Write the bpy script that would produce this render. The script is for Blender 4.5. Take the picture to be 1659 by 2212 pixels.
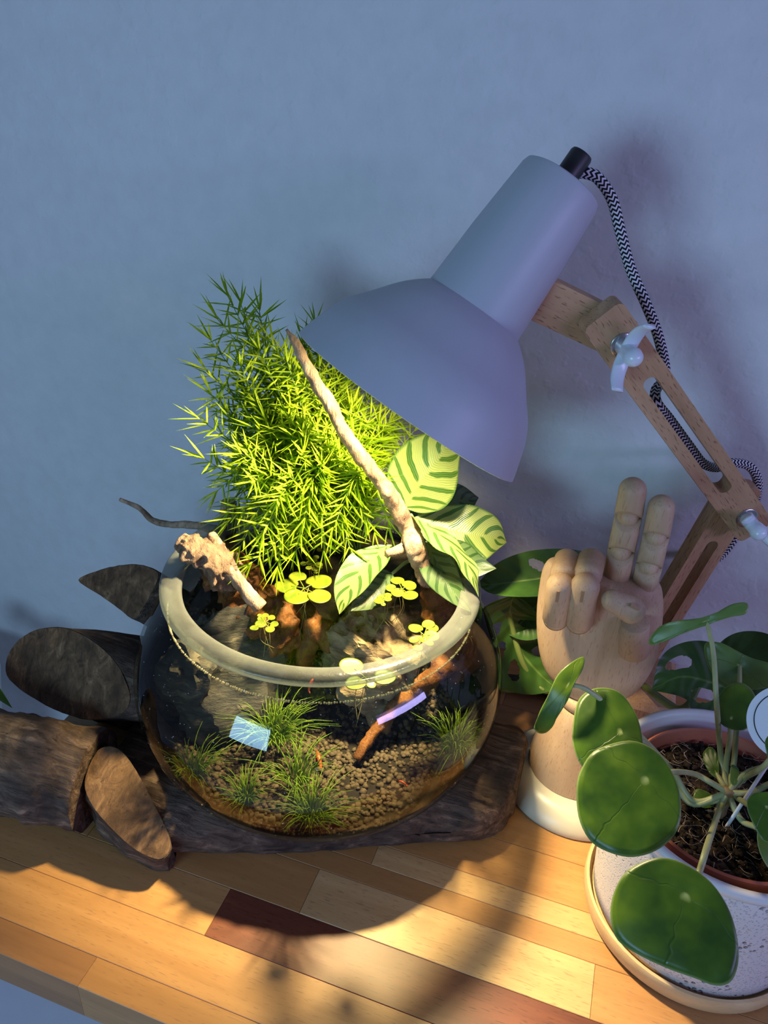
import bpy, bmesh, math, random
import numpy as np
from mathutils import Vector, Matrix, Euler, noise

random.seed(7)
scene = bpy.context.scene
for o in list(bpy.data.objects):
    bpy.data.objects.remove(o)
V = Vector
PI = math.pi
rad = math.radians

# ------------------------------------------------------------------ camera
W, H, F = 1659.0, 2212.0, 1665.0
CAM = V((0, 0, 0.6))
p_, r_, y_ = rad(29.5), rad(3.5), rad(17)
fh = V((-math.sin(y_), math.cos(y_), 0))
rt = V((math.cos(y_), math.sin(y_), 0))
zz = V((0, 0, 1))
FW = fh * math.cos(p_) - zz * math.sin(p_)
UP0 = fh * math.sin(p_) + zz * math.cos(p_)
RT = rt * math.cos(r_) + UP0 * math.sin(r_)
UP = -rt * math.sin(r_) + UP0 * math.cos(r_)
cd = bpy.data.cameras.new('camera')
cam = bpy.data.objects.new('camera', cd)
scene.collection.objects.link(cam)
m = Matrix((RT, UP, -FW)).transposed().to_4x4()
m.translation = CAM
cam.matrix_world = m
cd.sensor_fit = 'VERTICAL'
cd.sensor_height = 36.0
cd.lens = 36.0 * F / H
cd.clip_start = 0.01
scene.camera = cam


def at(px, py, z=None, y=None, d=None):
    """point of the world that the photograph shows at a pixel, on a known height / depth / distance"""
    r = (FW + RT * ((px - W / 2) / F) + UP * ((H / 2 - py) / F)).normalized()
    if z is not None:
        return CAM + r * ((z - CAM.z) / r.z)
    if y is not None:
        return CAM + r * ((y - CAM.y) / r.y)
    return CAM + r * d


# ------------------------------------------------------------------ world, lights, exposure
world = bpy.data.worlds.new('room_light')
scene.world = world
world.use_nodes = True
bg = world.node_tree.nodes['Background']
bg.inputs[0].default_value = (0.36, 0.50, 0.82, 1)
bg.inputs[1].default_value = 0.19
scene.view_settings.view_transform = 'Standard'
scene.view_settings.look = 'None'
scene.view_settings.gamma = 1.0
scene.view_settings.exposure = 0.0
scene.view_settings.use_curve_mapping = False
try:
    scene.cycles.transparent_max_bounces = 40
    scene.cycles.sample_clamp_indirect = 4.0
except Exception:
    pass


def area(name, loc, target, sx, sy, col, power):
    l = bpy.data.lights.new(name, 'AREA')
    l.shape = 'RECTANGLE'
    l.size, l.size_y = sx, sy
    l.color = col
    l.energy = power
    o = bpy.data.objects.new(name, l)
    scene.collection.objects.link(o)
    o.location = loc
    o.rotation_euler = (V(target) - V(loc)).to_track_quat('-Z', 'Y').to_euler()
    return o


area('window_light', (-0.55, -0.85, 0.42), (-0.1, 0.7, 0.45), 0.50, 0.34, (0.38, 0.68, 1.0), 9.5)
area('violet_light', (1.25, 0.0, 0.70), (0.1, 0.65, 0.25), 0.9, 0.10, (0.50, 0.44, 1.0), 7.5)

# lamp geometry used by the lamp builder and its own light
SH_C = at(881, 877, d=0.60)                    # centre of the shade mouth
vr = (SH_C - CAM).normalized()
a_img = (RT * 309 + UP * 447).normalized()
SH_AX = (a_img - vr * a_img.dot(vr)).normalized()      # from mouth up to neck
SH_AX = (SH_AX - vr * 0.08).normalized()
LAMP_W = 4.0

# ------------------------------------------------------------------ mesh helpers
ORG = {}


def link(name, me, parent=None, loc=None):
    o = bpy.data.objects.new(name, me)
    scene.collection.objects.link(o)
    if parent is not None:
        o.parent = parent
    elif loc is not None:
        o.location = loc
    return o


def thing(name, label, cat, loc, group=None):
    o = bpy.data.objects.new(name, None)
    scene.collection.objects.link(o)
    o.location = loc
    o.empty_display_size = 0.02
    o['label'] = label
    o['category'] = cat
    if group:
        o['group'] = group
    ORG[o.name] = V(loc)
    return o


def tag(o, label, cat, group=None, kind=None):
    o['label'] = label
    o['category'] = cat
    if group:
        o['group'] = group
    if kind:
        o['kind'] = kind
    return o


def build(name, geo, mat, parent=None, smooth=True, label=None, sharp=None):
    """geo = (verts, faces[, uvs per vert]) in world space -> one mesh object"""
    verts, faces = geo[0], geo[1]
    uvs = geo[2] if len(geo) > 2 else None
    if parent is not None:
        org = ORG[parent.name]
    else:
        n = len(verts)
        org = V((sum(v[0] for v in verts) / n, sum(v[1] for v in verts) / n, min(v[2] for v in verts)))
    me = bpy.data.meshes.new(name)
    me.from_pydata([(v[0] - org[0], v[1] - org[1], v[2] - org[2]) for v in verts], [], faces)
    if uvs is not None:
        ul = me.uv_layers.new(name='UVMap')
        idx = np.empty(len(me.loops), dtype=np.int32)
        me.loops.foreach_get('vertex_index', idx)
        arr = np.array([(u[0], u[1]) for u in uvs], dtype=np.float32)[idx]
        ul.data.foreach_set('uv', arr.ravel())
    if smooth:
        me.polygons.foreach_set('use_smooth', [True] * len(me.polygons))
        if sharp:
            me.set_sharp_from_angle(angle=rad(sharp))
    if mat is not None:
        me.materials.append(mat)
    me.update()
    o = link(name, me, parent, None if parent is not None else org)
    ORG[o.name] = org
    if label:
        o['label'] = label
    return o


def join(*geos):
    vs, fs, us = [], [], []
    hasuv = all(len(g) > 2 for g in geos)
    for g in geos:
        b = len(vs)
        vs += list(g[0])
        fs += [tuple(i + b for i in f) for f in g[1]]
        if hasuv:
            us += list(g[2])
    return (vs, fs, us) if hasuv else (vs, fs)


def xf(geo, mtx):
    return ([mtx @ V(v) for v in geo[0]],) + tuple(geo[1:])


def frame(axis, hint=V((0, 0, 1))):
    """matrix with Z along axis and X as near to hint as it can"""
    z = V(axis).normalized()
    x = V(hint) - z * V(hint).dot(z)
    if x.length < 1e-5:
        x = V((1, 0, 0)) - z * z.x
    x.normalize()
    y = z.cross(x)
    return Matrix((x, y, z)).transposed()


def lathe(prof, n=48, close=False):
    """prof = [(r,z)...]; r==0 makes a pole"""
    vs, fs, us = [], [], []
    k = len(prof)
    rows = []
    for i, (r, z) in enumerate(prof):
        row = []
        if r < 1e-7:
            vs.append(V((0, 0, z)))
            us.append((0.5, i / k))
            row = [len(vs) - 1] * n
        else:
            for j in range(n):
                a = 2 * PI * j / n
                vs.append(V((r * math.cos(a), r * math.sin(a), z)))
                us.append((j / n, i / k))
                row.append(len(vs) - 1)
        rows.append(row)
    m_ = k if close else k - 1
    for i in range(m_):
        a, b = rows[i], rows[(i + 1) % k]
        for j in range(n):
            q = [a[j], a[(j + 1) % n], b[(j + 1) % n], b[j]]
            q2 = []
            for t in q:
                if t not in q2:
                    q2.append(t)
            if len(q2) > 2:
                fs.append(tuple(q2))
    return vs, fs, us


def smooth_path(pts, n):
    pts = [V(p) for p in pts]
    P = [pts[0] * 2 - pts[1]] + pts + [pts[-1] * 2 - pts[-2]]
    out = []
    segs = len(pts) - 1
    for i in range(n + 1):
        t = i / n * segs
        k = min(int(t), segs - 1)
        f = t - k
        p0, p1, p2, p3 = P[k:k + 4]
        out.append(0.5 * ((2 * p1) + (-p0 + p2) * f + (2 * p0 - 5 * p1 + 4 * p2 - p3) * f * f + (-p0 + 3 * p1 - 3 * p2 + p3) * f ** 3))
    return out


def lerp_list(vals, n):
    out = []
    k = len(vals) - 1
    for i in range(n + 1):
        t = i / n * k
        j = min(int(t), k - 1)
        out.append(vals[j] + (vals[j + 1] - vals[j]) * (t - j))
    return out


def tube(pts, radii, n=10, seg=None, wob=0.0, wf=60.0, seed=0, flat=1.0, hint=V((0, 0, 1)), cap=True):
    """swept round (or flattened) limb, with an optional gnarly surface"""
    seg = seg or (len(pts) - 1) * 5
    path = smooth_path(pts, seg)
    if isinstance(radii, (int, float)):
        radii = [radii, radii]
    rr = lerp_list(radii, seg)
    vs, fs, us = [], [], []
    t0 = (path[1] - path[0]).normalized()
    x = hint - t0 * hint.dot(t0)
    if x.length < 1e-4:
        x = V((1, 0, 0)) - t0 * t0.x
    x.normalize()
    L = 0.0
    for i, p in enumerate(path):
        t = (path[min(i + 1, seg)] - path[max(i - 1, 0)]).normalized()
        x = (x - t * x.dot(t)).normalized()
        y = t.cross(x)
        if i:
            L += (p - path[i - 1]).length
        for j in range(n):
            a = 2 * PI * j / n
            d = x * math.cos(a) * flat + y * math.sin(a)
            r = rr[i]
            if wob:
                q = p + d * r
                r *= 1 + wob * (noise.noise(q * wf + V((seed * 7.3, 0, 0))) + 0.6 * noise.noise(q * wf * 2.7 + V((0, seed * 3.1, 0))))
            vs.append(p + d * r)
            us.append((j / n, L))
    for i in range(seg):
        for j in range(n):
            a, b = i * n + j, i * n + (j + 1) % n
            fs.append((a, b, b + n, a + n))
    if cap:
        vs.append(path[0]); us.append((0.5, 0))
        c0 = len(vs) - 1
        vs.append(path[-1]); us.append((0.5, L))
        c1 = len(vs) - 1
        for j in range(n):
            fs.append((c0, (j + 1) % n, j))
            fs.append((c1, seg * n + j, seg * n + (j + 1) % n))
    return vs, fs, us


def box(x0, x1, y0, y1, z0, z1, ch=0.0):
    """box with the top edges chamfered"""
    if ch <= 0:
        vs = [V((x, y, z)) for z in (z0, z1) for x, y in ((x0, y0), (x1, y0), (x1, y1), (x0, y1))]
        return vs, [(3, 2, 1, 0), (4, 5, 6, 7), (0, 1, 5, 4), (1, 2, 6, 5), (2, 3, 7, 6), (3, 0, 4, 7)]
    vs = []
    for z, e in ((z0, 0), (z1 - ch, 0), (z1, ch)):
        vs += [V((x0 + e, y0 + e, z)), V((x1 - e, y0 + e, z)), V((x1 - e, y1 - e, z)), V((x0 + e, y1 - e, z))]
    fs = [(3, 2, 1, 0), (8, 9, 10, 11)]
    for k in (0, 4):
        for j in range(4):
            fs.append((k + j, k + (j + 1) % 4, k + 4 + (j + 1) % 4, k + 4 + j))
    return vs, fs


_ico = {}


def ico(sub):
    if sub not in _ico:
        b = bmesh.new()
        bmesh.ops.create_icosphere(b, subdivisions=sub, radius=1.0)
        b.verts.ensure_lookup_table()
        _ico[sub] = ([v.co.copy() for v in b.verts], [tuple(v.index for v in f.verts) for f in b.faces])
        b.free()
    return _ico[sub]


def rock(c, size, rot, seed, sub=4, rough=0.30, strata=0.05, cuts=9):
    rnd = random.Random(seed)
    vs, fs = ico(sub)
    planes = []
    for _ in range(cuts):
        d = V((rnd.gauss(0, 1), rnd.gauss(0, 1), rnd.gauss(0, 1))).normalized()
        planes.append((d, rnd.uniform(0.62, 0.92)))
    M = Matrix.Translation(c) @ Euler([rad(a) for a in rot]).to_matrix().to_4x4()
    out = []
    for v in vs:
        p = v.copy()
        for d, k in planes:
            e = p.dot(d) - k
            if e > 0:
                p -= d * e * 0.9
        s = 1 + rough * noise.noise(p * 1.7 + V((seed, 0, 0))) + rough * 0.5 * noise.noise(p * 4.3 + V((0, seed, 0)))
        s += strata * (abs(noise.noise(V((p.x * 2, p.y * 2, p.z * 11 + seed)))))
        s += rough * 0.22 * noise.noise(p * 10 + V((0, 0, seed)))
        p *= s
        out.append(M @ V((p.x * size[0], p.y * size[1], p.z * size[2])))
    return out, fs


# ------------------------------------------------------------------ material helpers
def newmat(name):
    m_ = bpy.data.materials.new(name)
    m_.use_nodes = True
    nt = m_.node_tree
    for n in list(nt.nodes):
        nt.nodes.remove(n)
    out = nt.nodes.new('ShaderNodeOutputMaterial')
    return m_, nt, out


def N(nt, typ, **kw):
    n = nt.nodes.new(typ)
    for k, v in kw.items():
        if k in n.inputs.keys() if isinstance(k, str) else False:
            n.inputs[k].default_value = v
        else:
            setattr(n, k, v)
    return n


def ramp(nt, fac, stops, interp='LINEAR'):
    r = nt.nodes.new('ShaderNodeValToRGB')
    r.color_ramp.interpolation = interp
    el = r.color_ramp.elements
    while len(el) > 1:
        el.remove(el[-1])
    el[0].position = stops[0][0]
    el[0].color = (*stops[0][1], 1)
    for p, c in stops[1:]:
        e = el.new(p)
        e.color = (*c, 1)
    nt.links.new(fac, r.inputs[0])
    return r.outputs[0]


def mixc(nt, a, b, fac, mode='MIX'):
    x = nt.nodes.new('ShaderNodeMix')
    x.data_type = 'RGBA'
    x.blend_type = mode
    for s, i in ((fac, 0), (a, 6), (b, 7)):
        if isinstance(s, (int, float)):
            x.inputs[i].default_value = s
        elif isinstance(s, tuple):
            x.inputs[i].default_value = (*s, 1)
        else:
            nt.links.new(s, x.inputs[i])
    return x.outputs[2]


def math_(nt, op, a, b=0.0, c=0.0):
    x = nt.nodes.new('ShaderNodeMath')
    x.operation = op
    for i, s in enumerate((a, b, c)):
        if isinstance(s, (int, float)):
            x.inputs[i].default_value = s
        else:
            nt.links.new(s, x.inputs[i])
    return x.outputs[0]


def coords(nt, kind='Object', scale=(1, 1, 1), rot=(0, 0, 0)):
    t = nt.nodes.new('ShaderNodeTexCoord')
    mp = nt.nodes.new('ShaderNodeMapping')
    mp.inputs['Scale'].default_value = scale
    mp.inputs['Rotation'].default_value = [rad(a) for a in rot]
    nt.links.new(t.outputs[kind], mp.inputs[0])
    return mp.outputs[0]


def nz(nt, vec, scale, detail=4.0, rough=0.55, dist=0.0):
    n = nt.nodes.new('ShaderNodeTexNoise')
    n.inputs['Scale'].default_value = scale
    n.inputs['Detail'].default_value = detail
    n.inputs['Roughness'].default_value = rough
    n.inputs['Distortion'].default_value = dist
    nt.links.new(vec, n.inputs['Vector'])
    return n.outputs['Fac']


def bump(nt, h, strength=0.3, dist=0.001):
    b = nt.nodes.new('ShaderNodeBump')
    b.inputs['Strength'].default_value = strength
    b.inputs['Distance'].default_value = dist
    nt.links.new(h, b.inputs['Height'])
    return b.outputs[0]


def principled(nt, out, col, rough=0.5, normal=None, spec=0.5, metal=0.0, trans=None, sss=None):
    b = nt.nodes.new('ShaderNodeBsdfPrincipled')
    if isinstance(col, tuple):
        b.inputs['Base Color'].default_value = (*col, 1)
    else:
        nt.links.new(col, b.inputs['Base Color'])
    if isinstance(rough, (int, float)):
        b.inputs['Roughness'].default_value = rough
    else:
        nt.links.new(rough, b.inputs['Roughness'])
    b.inputs['Specular IOR Level'].default_value = spec
    b.inputs['Metallic'].default_value = metal
    if normal is not None:
        nt.links.new(normal, b.inputs['Normal'])
    sh = b.outputs[0]
    if trans:
        tl = nt.nodes.new('ShaderNodeBsdfTranslucent')
        if isinstance(trans[1], tuple):
            tl.inputs[0].default_value = (*trans[1], 1)
        else:
            nt.links.new(trans[1], tl.inputs[0])
        mx = nt.nodes.new('ShaderNodeMixShader')
        mx.inputs[0].default_value = trans[0]
        nt.links.new(sh, mx.inputs[1])
        nt.links.new(tl.outputs[0], mx.inputs[2])
        sh = mx.outputs[0]
    nt.links.new(sh, out.inputs[0])
    return b


def plain(name, col, rough=0.5, spec=0.5, metal=0.0, var=0.06, vscale=30, bmp=0.0, bscale=400, bdist=0.0005):
    m_, nt, out = newmat(name)
    co = coords(nt)
    f = nz(nt, co, vscale)
    c = ramp(nt, f, [(0.3, tuple(max(0, x * (1 - var)) for x in col)), (0.7, tuple(min(1, x * (1 + var)) for x in col))])
    nm = bump(nt, nz(nt, co, bscale, 3), bmp, bdist) if bmp else None
    principled(nt, out, c, rough, nm, spec, metal)
    return m_


def wood(name, c_dark, c_light, axis='X', rough=0.5, fleck=(0.25, 0.13, 0.06), fleck_amt=0.5, grain=1.0, rnd=False, rings=0.35, spec=0.4):
    m_, nt, out = newmat(name)
    long_, wide = 6.0 * grain, 70.0 * grain
    sc = {'X': (long_, wide, wide), 'Y': (wide, long_, wide), 'Z': (wide, wide, long_)}[axis]
    co = coords(nt, 'Object', sc)
    if rnd:
        oi = nt.nodes.new('ShaderNodeObjectInfo')
        ad = nt.nodes.new('ShaderNodeVectorMath')
        ad.operation = 'ADD'
        sm = nt.nodes.new('ShaderNodeVectorMath')
        sm.operation = 'SCALE'
        cmb = nt.nodes.new('ShaderNodeCombineXYZ')
        for i in range(3):
            nt.links.new(oi.outputs['Random'], cmb.inputs[i])
        nt.links.new(cmb.outputs[0], sm.inputs[0])
        sm.inputs['Scale'].default_value = 90.0
        nt.links.new(co, ad.inputs[0])
        nt.links.new(sm.outputs[0], ad.inputs[1])
        co = ad.outputs[0]
    f1 = nz(nt, co, 0.55, 4, 0.6, 0.6)
    f2 = nz(nt, co, 2.4, 3, 0.6)
    f = math_(nt, 'ADD', math_(nt, 'MULTIPLY', f1, 1 - rings), math_(nt, 'MULTIPLY', f2, rings))
    c = ramp(nt, f, [(0.30, c_dark), (0.52, tuple((a + b) / 2 for a, b in zip(c_dark, c_light))), (0.70, c_light)])
    # short dark pores along the grain
    sc2 = {'X': (110, 900, 900), 'Y': (900, 110, 900), 'Z': (900, 900, 110)}[axis]
    co2 = coords(nt, 'Object', sc2)
    fl = nz(nt, co2, 1.0, 1, 0.4)
    fm = ramp(nt, fl, [(0.62, (0, 0, 0)), (0.70, (1, 1, 1))])
    fm2 = math_(nt, 'MULTIPLY', fm, fleck_amt)
    c = mixc(nt, c, fleck, fm2)
    nm = bump(nt, f2, 0.08, 0.0006)
    principled(nt, out, c, rough, nm, spec)
    return m_


def rotten(name, c1, c2, c3, axis_scale=(8, 60, 60), rough=0.85, bstr=0.7, bdist=0.003, kind='Object', spec=0.25):
    """weathered drift wood: streaks, stains and cracks"""
    m_, nt, out = newmat(name)
    co = coords(nt, kind, axis_scale)
    raw = coords(nt, kind, (1, 1, 1))
    f1 = nz(nt, co, 1.0, 6, 0.65, 0.8)
    f2 = nz(nt, raw, 26, 5, 0.6, 0.5)
    f3 = nz(nt, co, 3.2, 4, 0.7)
    c = ramp(nt, f1, [(0.32, c1), (0.55, c2), (0.75, c3)])
    c = mixc(nt, c, c1, ramp(nt, f2, [(0.42, (0, 0, 0)), (0.66, (0.85, 0.85, 0.85))]))
    cr = ramp(nt, f3, [(0.30, (1, 1, 1)), (0.40, (0, 0, 0))])
    c = mixc(nt, c, tuple(x * 0.25 for x in c1), math_(nt, 'MULTIPLY', cr, 0.7))
    h = math_(nt, 'ADD', math_(nt, 'MULTIPLY', f1, 0.7), math_(nt, 'MULTIPLY', f3, 0.6))
    principled(nt, out, c, rough, bump(nt, h, bstr, bdist), spec)
    return m_


def thin_glass(name, face=(0.93, 0.97, 0.95), edge=(0.30, 0.36, 0.30), ior=1.5, rough=0.01, gl=(1, 1, 1), edge_pow=2.2, body=None, dust=0.0, grz=0.5):
    m_, nt, out = newmat(name)
    lw = nt.nodes.new('ShaderNodeLayerWeight')
    lw.inputs['Blend'].default_value = 0.5
    fc = math_(nt, 'POWER', lw.outputs['Facing'], edge_pow)
    col = mixc(nt, face, edge, fc)
    tr = nt.nodes.new('ShaderNodeBsdfTransparent')
    nt.links.new(col, tr.inputs[0])
    gs = nt.nodes.new('ShaderNodeBsdfGlossy')
    gs.inputs['Color'].default_value = (*gl, 1)
    gs.inputs['Roughness'].default_value = rough
    f0 = ((ior - 1) / (ior + 1)) ** 2 * 0.8
    sch = math_(nt, 'ADD', f0, math_(nt, 'MULTIPLY', math_(nt, 'POWER', lw.outputs['Facing'], 5.0), grz))
    mx = nt.nodes.new('ShaderNodeMixShader')
    nt.links.new(sch, mx.inputs[0])
    nt.links.new(tr.outputs[0], mx.inputs[1])
    nt.links.new(gs.outputs[0], mx.inputs[2])
    sh = mx.outputs[0]
    if body or dust:
        df = nt.nodes.new('ShaderNodeBsdfDiffuse')
        df.inputs[0].default_value = (*(body[1] if body else (0.8, 0.8, 0.75)), 1)
        m2 = nt.nodes.new('ShaderNodeMixShader')
        if body:
            m2.inputs[0].default_value = body[0]
        if dust:
            co = coords(nt)
            f = nz(nt, co, 420, 1, 0.4)
            d = ramp(nt, f, [(0.74, (0, 0, 0)), (0.80, (1, 1, 1))])
            nt.links.new(math_(nt, 'MULTIPLY', d, dust), m2.inputs[0])
        nt.links.new(sh, m2.inputs[1])
        nt.links.new(df.outputs[0], m2.inputs[2])
        sh = m2.outputs[0]
    nt.links.new(sh, out.inputs[0])
    return m_


# ================================================================== SETTING
WALL_Y = 0.755
# plaster wall with a coarse painted texture
mw, nt, out = newmat('painted_plaster')
co = coords(nt)
a1 = nz(nt, co, 46, 3, 0.5, 0.2)
a2 = nz(nt, co, 160, 3, 0.5)
a3 = ramp(nt, nz(nt, co, 75, 2, 0.45), [(0.55, (0, 0, 0)), (0.70, (1, 1, 1))])
h = math_(nt, 'ADD', math_(nt, 'MULTIPLY', a1, 0.8), math_(nt, 'ADD', math_(nt, 'MULTIPLY', a2, 0.28), math_(nt, 'MULTIPLY', a3, 0.35)))
cw = ramp(nt, a1, [(0.3, (0.60, 0.61, 0.62)), (0.7, (0.64, 0.65, 0.66))])
principled(nt, out, cw, 0.72, bump(nt, h, 0.42, 0.0024), 0.25)
o = build('wall_back', box(-2.6, 1.6, WALL_Y, WALL_Y + 0.1, -0.74, 2.0), mw, smooth=False)
o['kind'] = 'structure'
mf = plain('floor_vinyl', (0.78, 0.77, 0.86), 0.45, var=0.02)
o = build('floor', box(-2.6, 1.6, -1.6, WALL_Y, -0.78, -0.74), mf, smooth=False)
o['kind'] = 'structure'

# ------------------------------------------------------------------ table of glued staves
TX0, TX1, TZ = -0.475, 0.62, -0.040
table = thing('table', 'oiled wooden table top of glued beech staves with one dark red stave', 'table', (0.07, 0.50, -0.74))
st_m = {
    'beech': wood('beech_stave', (0.36, 0.17, 0.055), (0.52, 0.27, 0.10), rnd=True, rough=0.42),
    'pale': wood('pale_beech_stave', (0.44, 0.25, 0.10), (0.60, 0.38, 0.17), rnd=True, rough=0.42),
    'tan': wood('tan_beech_stave', (0.33, 0.155, 0.05), (0.47, 0.24, 0.085), rnd=True, rough=0.42),
    'brown': wood('brown_beech_stave', (0.22, 0.10, 0.036), (0.40, 0.19, 0.07), rnd=True, rough=0.42),
    'red': wood('dark_red_stave', (0.10, 0.026, 0.014), (0.21, 0.062, 0.030), rnd=True, rough=0.40, fleck=(0.03, 0.008, 0.004)),
}
R0, SW = 0.3110, 0.0435
rows = [
    (0.2440, 0.2675, [(TX0, -0.29, 'brown'), (-0.29, 0.10, 'tan'), (0.10, TX1, 'beech')]),
    (0.2675, 0.3110, [(TX0, 0.05, 'beech'), (0.05, TX1, 'pale')]),
    (0.3110, 0.3545, [(TX0, -0.2225, 'beech'), (-0.2225, 0.245, 'red'), (0.245, TX1, 'tan')]),
    (0.3545, 0.3980, [(TX0, -0.365, 'tan'), (-0.365, -0.160, 'tan'), (-0.160, 0.075, 'pale'), (0.075, TX1, 'beech')]),
    (0.3980, 0.4180, [(TX0, -0.21, 'beech'), (-0.21, 0.30, 'tan'), (0.30, TX1, 'pale')]),
    (0.4180, 0.4400, [(TX0, -0.12, 'tan'), (-0.12, 0.20, 'pale'), (0.20, TX1, 'tan')]),
    (0.4400, 0.4835, [(TX0, -0.30, 'pale'), (-0.30, 0.09, 'beech'), (0.09, TX1, 'beech')]),
    (0.4835, 0.5270, [(TX0, -0.10, 'beech'), (-0.10, 0.33, 'tan'), (0.33, TX1, 'pale')]),
    (0.5270, 0.5705, [(TX0, -0.26, 'tan'), (-0.26, 0.12, 'beech'), (0.12, TX1, 'tan')]),
    (0.5705, 0.6140, [(TX0, -0.02, 'pale'), (-0.02, TX1, 'tan')]),
    (0.6140, 0.6575, [(TX0, -0.20, 'beech'), (-0.20, 0.25, 'brown'), (0.25, TX1, 'beech')]),
    (0.6575, 0.7010, [(TX0, -0.05, 'tan'), (-0.05, TX1, 'brown')]),
    (0.7010, WALL_Y - 0.001, [(TX0, 0.1, 'beech'), (0.1, TX1, 'tan')]),
]
rs = random.Random(3)
for y0, y1, parts in rows:
    for x0, x1, k in parts:
        up = rs.uniform(0, 0.00025)
        so = build('stave', box(x0 + 0.0001, x1 - 0.0001, y0 + 0.0001, y1 - 0.0001, TZ, up, 0.0004), st_m[k], table, smooth=False)
        if k == 'red':
            so['label'] = 'dark red stave among the pale ones'
leg_m = wood('leg_wood', (0.33, 0.155, 0.05), (0.47, 0.24, 0.085), axis='Z')
for lx, ly in ((0.02, 0.29), (TX1 - 0.06, 0.29), (0.02, 0.70), (TX1 - 0.06, 0.70)):
    build('leg', box(lx - 0.03, lx + 0.03, ly - 0.03, ly + 0.03, -0.74, TZ), leg_m, table, smooth=False)

# ================================================================== DESK LAMP
K = 0.60 / F                                         # metres per pixel at the shade
m_shade = plain('grey_lacquer', (0.40, 0.42, 0.47), 0.42, 0.4, var=0.01)
m_shade_in = plain('shade_lining', (0.8, 0.8, 0.78), 0.5, var=0.01)
m_black = plain('black_plastic', (0.012, 0.012, 0.014), 0.45)
m_oak = wood('rubberwood', (0.34, 0.19, 0.095), (0.54, 0.335, 0.185), axis='X', fleck=(0.16, 0.06, 0.03), fleck_amt=0.75, rough=0.5)
m_oak_z = wood('rubberwood_upright', (0.34, 0.19, 0.095), (0.54, 0.335, 0.185), axis='Z', fleck=(0.16, 0.06, 0.03), fleck_amt=0.7, rough=0.5)
m_nut = plain('milky_plastic', (0.62, 0.68, 0.74), 0.28, 0.6, var=0.02)
m_steel = plain('washer_steel', (0.55, 0.55, 0.56), 0.25, metal=1.0, var=0.02)

PA = at(1345, 745, d=0.62)                           # bolt at the top of the upper arm
PB = at(1612, 1118, d=0.765)                         # bolt at the elbow
PC = at(1385, 1480, z=0.055)                         # foot of the lower arm
lamp = thing('desk_lamp', 'grey metal desk lamp on wooden arms bent over the glass bowl', 'lamp', (PC.x, 0.70, 0))
nrm = (PA - PB).cross(PC - PB).normalized()
if nrm.dot(CAM - PB) < 0:
    nrm = -nrm


def on_plane(px, py, off=0.0):
    r = (FW + RT * ((px - W / 2) / F) + UP * ((H / 2 - py) / F)).normalized()
    q = PA + nrm * off
    return CAM + r * ((q - CAM).dot(nrm) / r.dot(nrm))


MS = frame(SH_AX, RT).to_4x4()
MS.translation = SH_C
pr = [(275, 0), (271, 14), (262, 42), (249, 79), (228, 117), (200, 150), (160, 199), (132, 225), (111, 241)]
prof_o = smooth_path([V((a * K, b * K, 0)) for a, b in pr], 24)
prof_o = [(q.x, q.y) for q in prof_o]
prof_i = [(max(r - 0.0016, 0.01), z - 0.0006) for r, z in prof_o]
shade = build('lamp_shade', xf(lathe(prof_o + prof_i[::-1], 80, close=True), MS), m_shade, lamp, sharp=40)
nk = [(0.0, 250), (100, 250), (108, 238), (111, 241), (110, 262), (103, 380), (95, 470), (89.5, 528), (86, 538), (80, 541), (30, 541), (0, 541)]
build('shade_neck', xf(lathe([(a * K, b * K) for a, b in nk], 64), MS), m_shade, lamp, sharp=40)
gl = [(0, 541), (24, 541), (24, 598), (22, 603), (12, 604), (0, 604)]
build('cord_grip', xf(lathe([(a * K, b * K) for a, b in gl], 32), MS), m_black, lamp, sharp=40)
# bulb and its light
me_, nt, out = newmat('bulb_glow')
em = nt.nodes.new('ShaderNodeEmission')
em.inputs[0].default_value = (1.0, 0.80, 0.45, 1)
em.inputs[1].default_value = 6.0
nt.links.new(em.outputs[0], out.inputs[0])
blb = [(0, 62), (26, 66), (44, 78), (54, 98), (56, 120), (50, 150), (38, 175), (36, 215), (0, 215)]
build('bulb', xf(lathe([(a * K, b * K) for a, b in blb], 32), MS), me_, lamp)
sl = bpy.data.lights.new('lamp_light', 'SPOT')
sl.energy = LAMP_W
sl.color = (1.0, 0.80, 0.44)
sl.spot_size = rad(160)
sl.spot_blend = 0.75
sl.shadow_soft_size = 0.014
sl.use_nodes = True
lt = sl.node_tree
le = lt.nodes['Emission']
lf_ = lt.nodes.new('ShaderNodeLightFalloff')
lf_.inputs['Strength'].default_value = 10.0
lf_.inputs['Smooth'].default_value = 0.04
lt.links.new(lf_.outputs['Quadratic'], le.inputs['Strength'])
so = bpy.data.objects.new('lamp_light', sl)
scene.collection.objects.link(so)
so.location = SH_C + SH_AX * (34 * K) - vr * 0.022
so.rotation_euler = SH_AX.to_track_quat('Z', 'Y').to_euler()


def rounded_rect(x0, x1, hw, r, n=6):
    pts = []
    for cx, cy, a0 in ((x1 - r, hw - r, 0), (x0 + r, hw - r, 90), (x0 + r, -hw + r, 180), (x1 - r, -hw + r, 270)):
        for k in range(n + 1):
            a = rad(a0 + 90 * k / n)
            pts.append((cx + r * math.cos(a), cy + r * math.sin(a)))
    return pts


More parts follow.
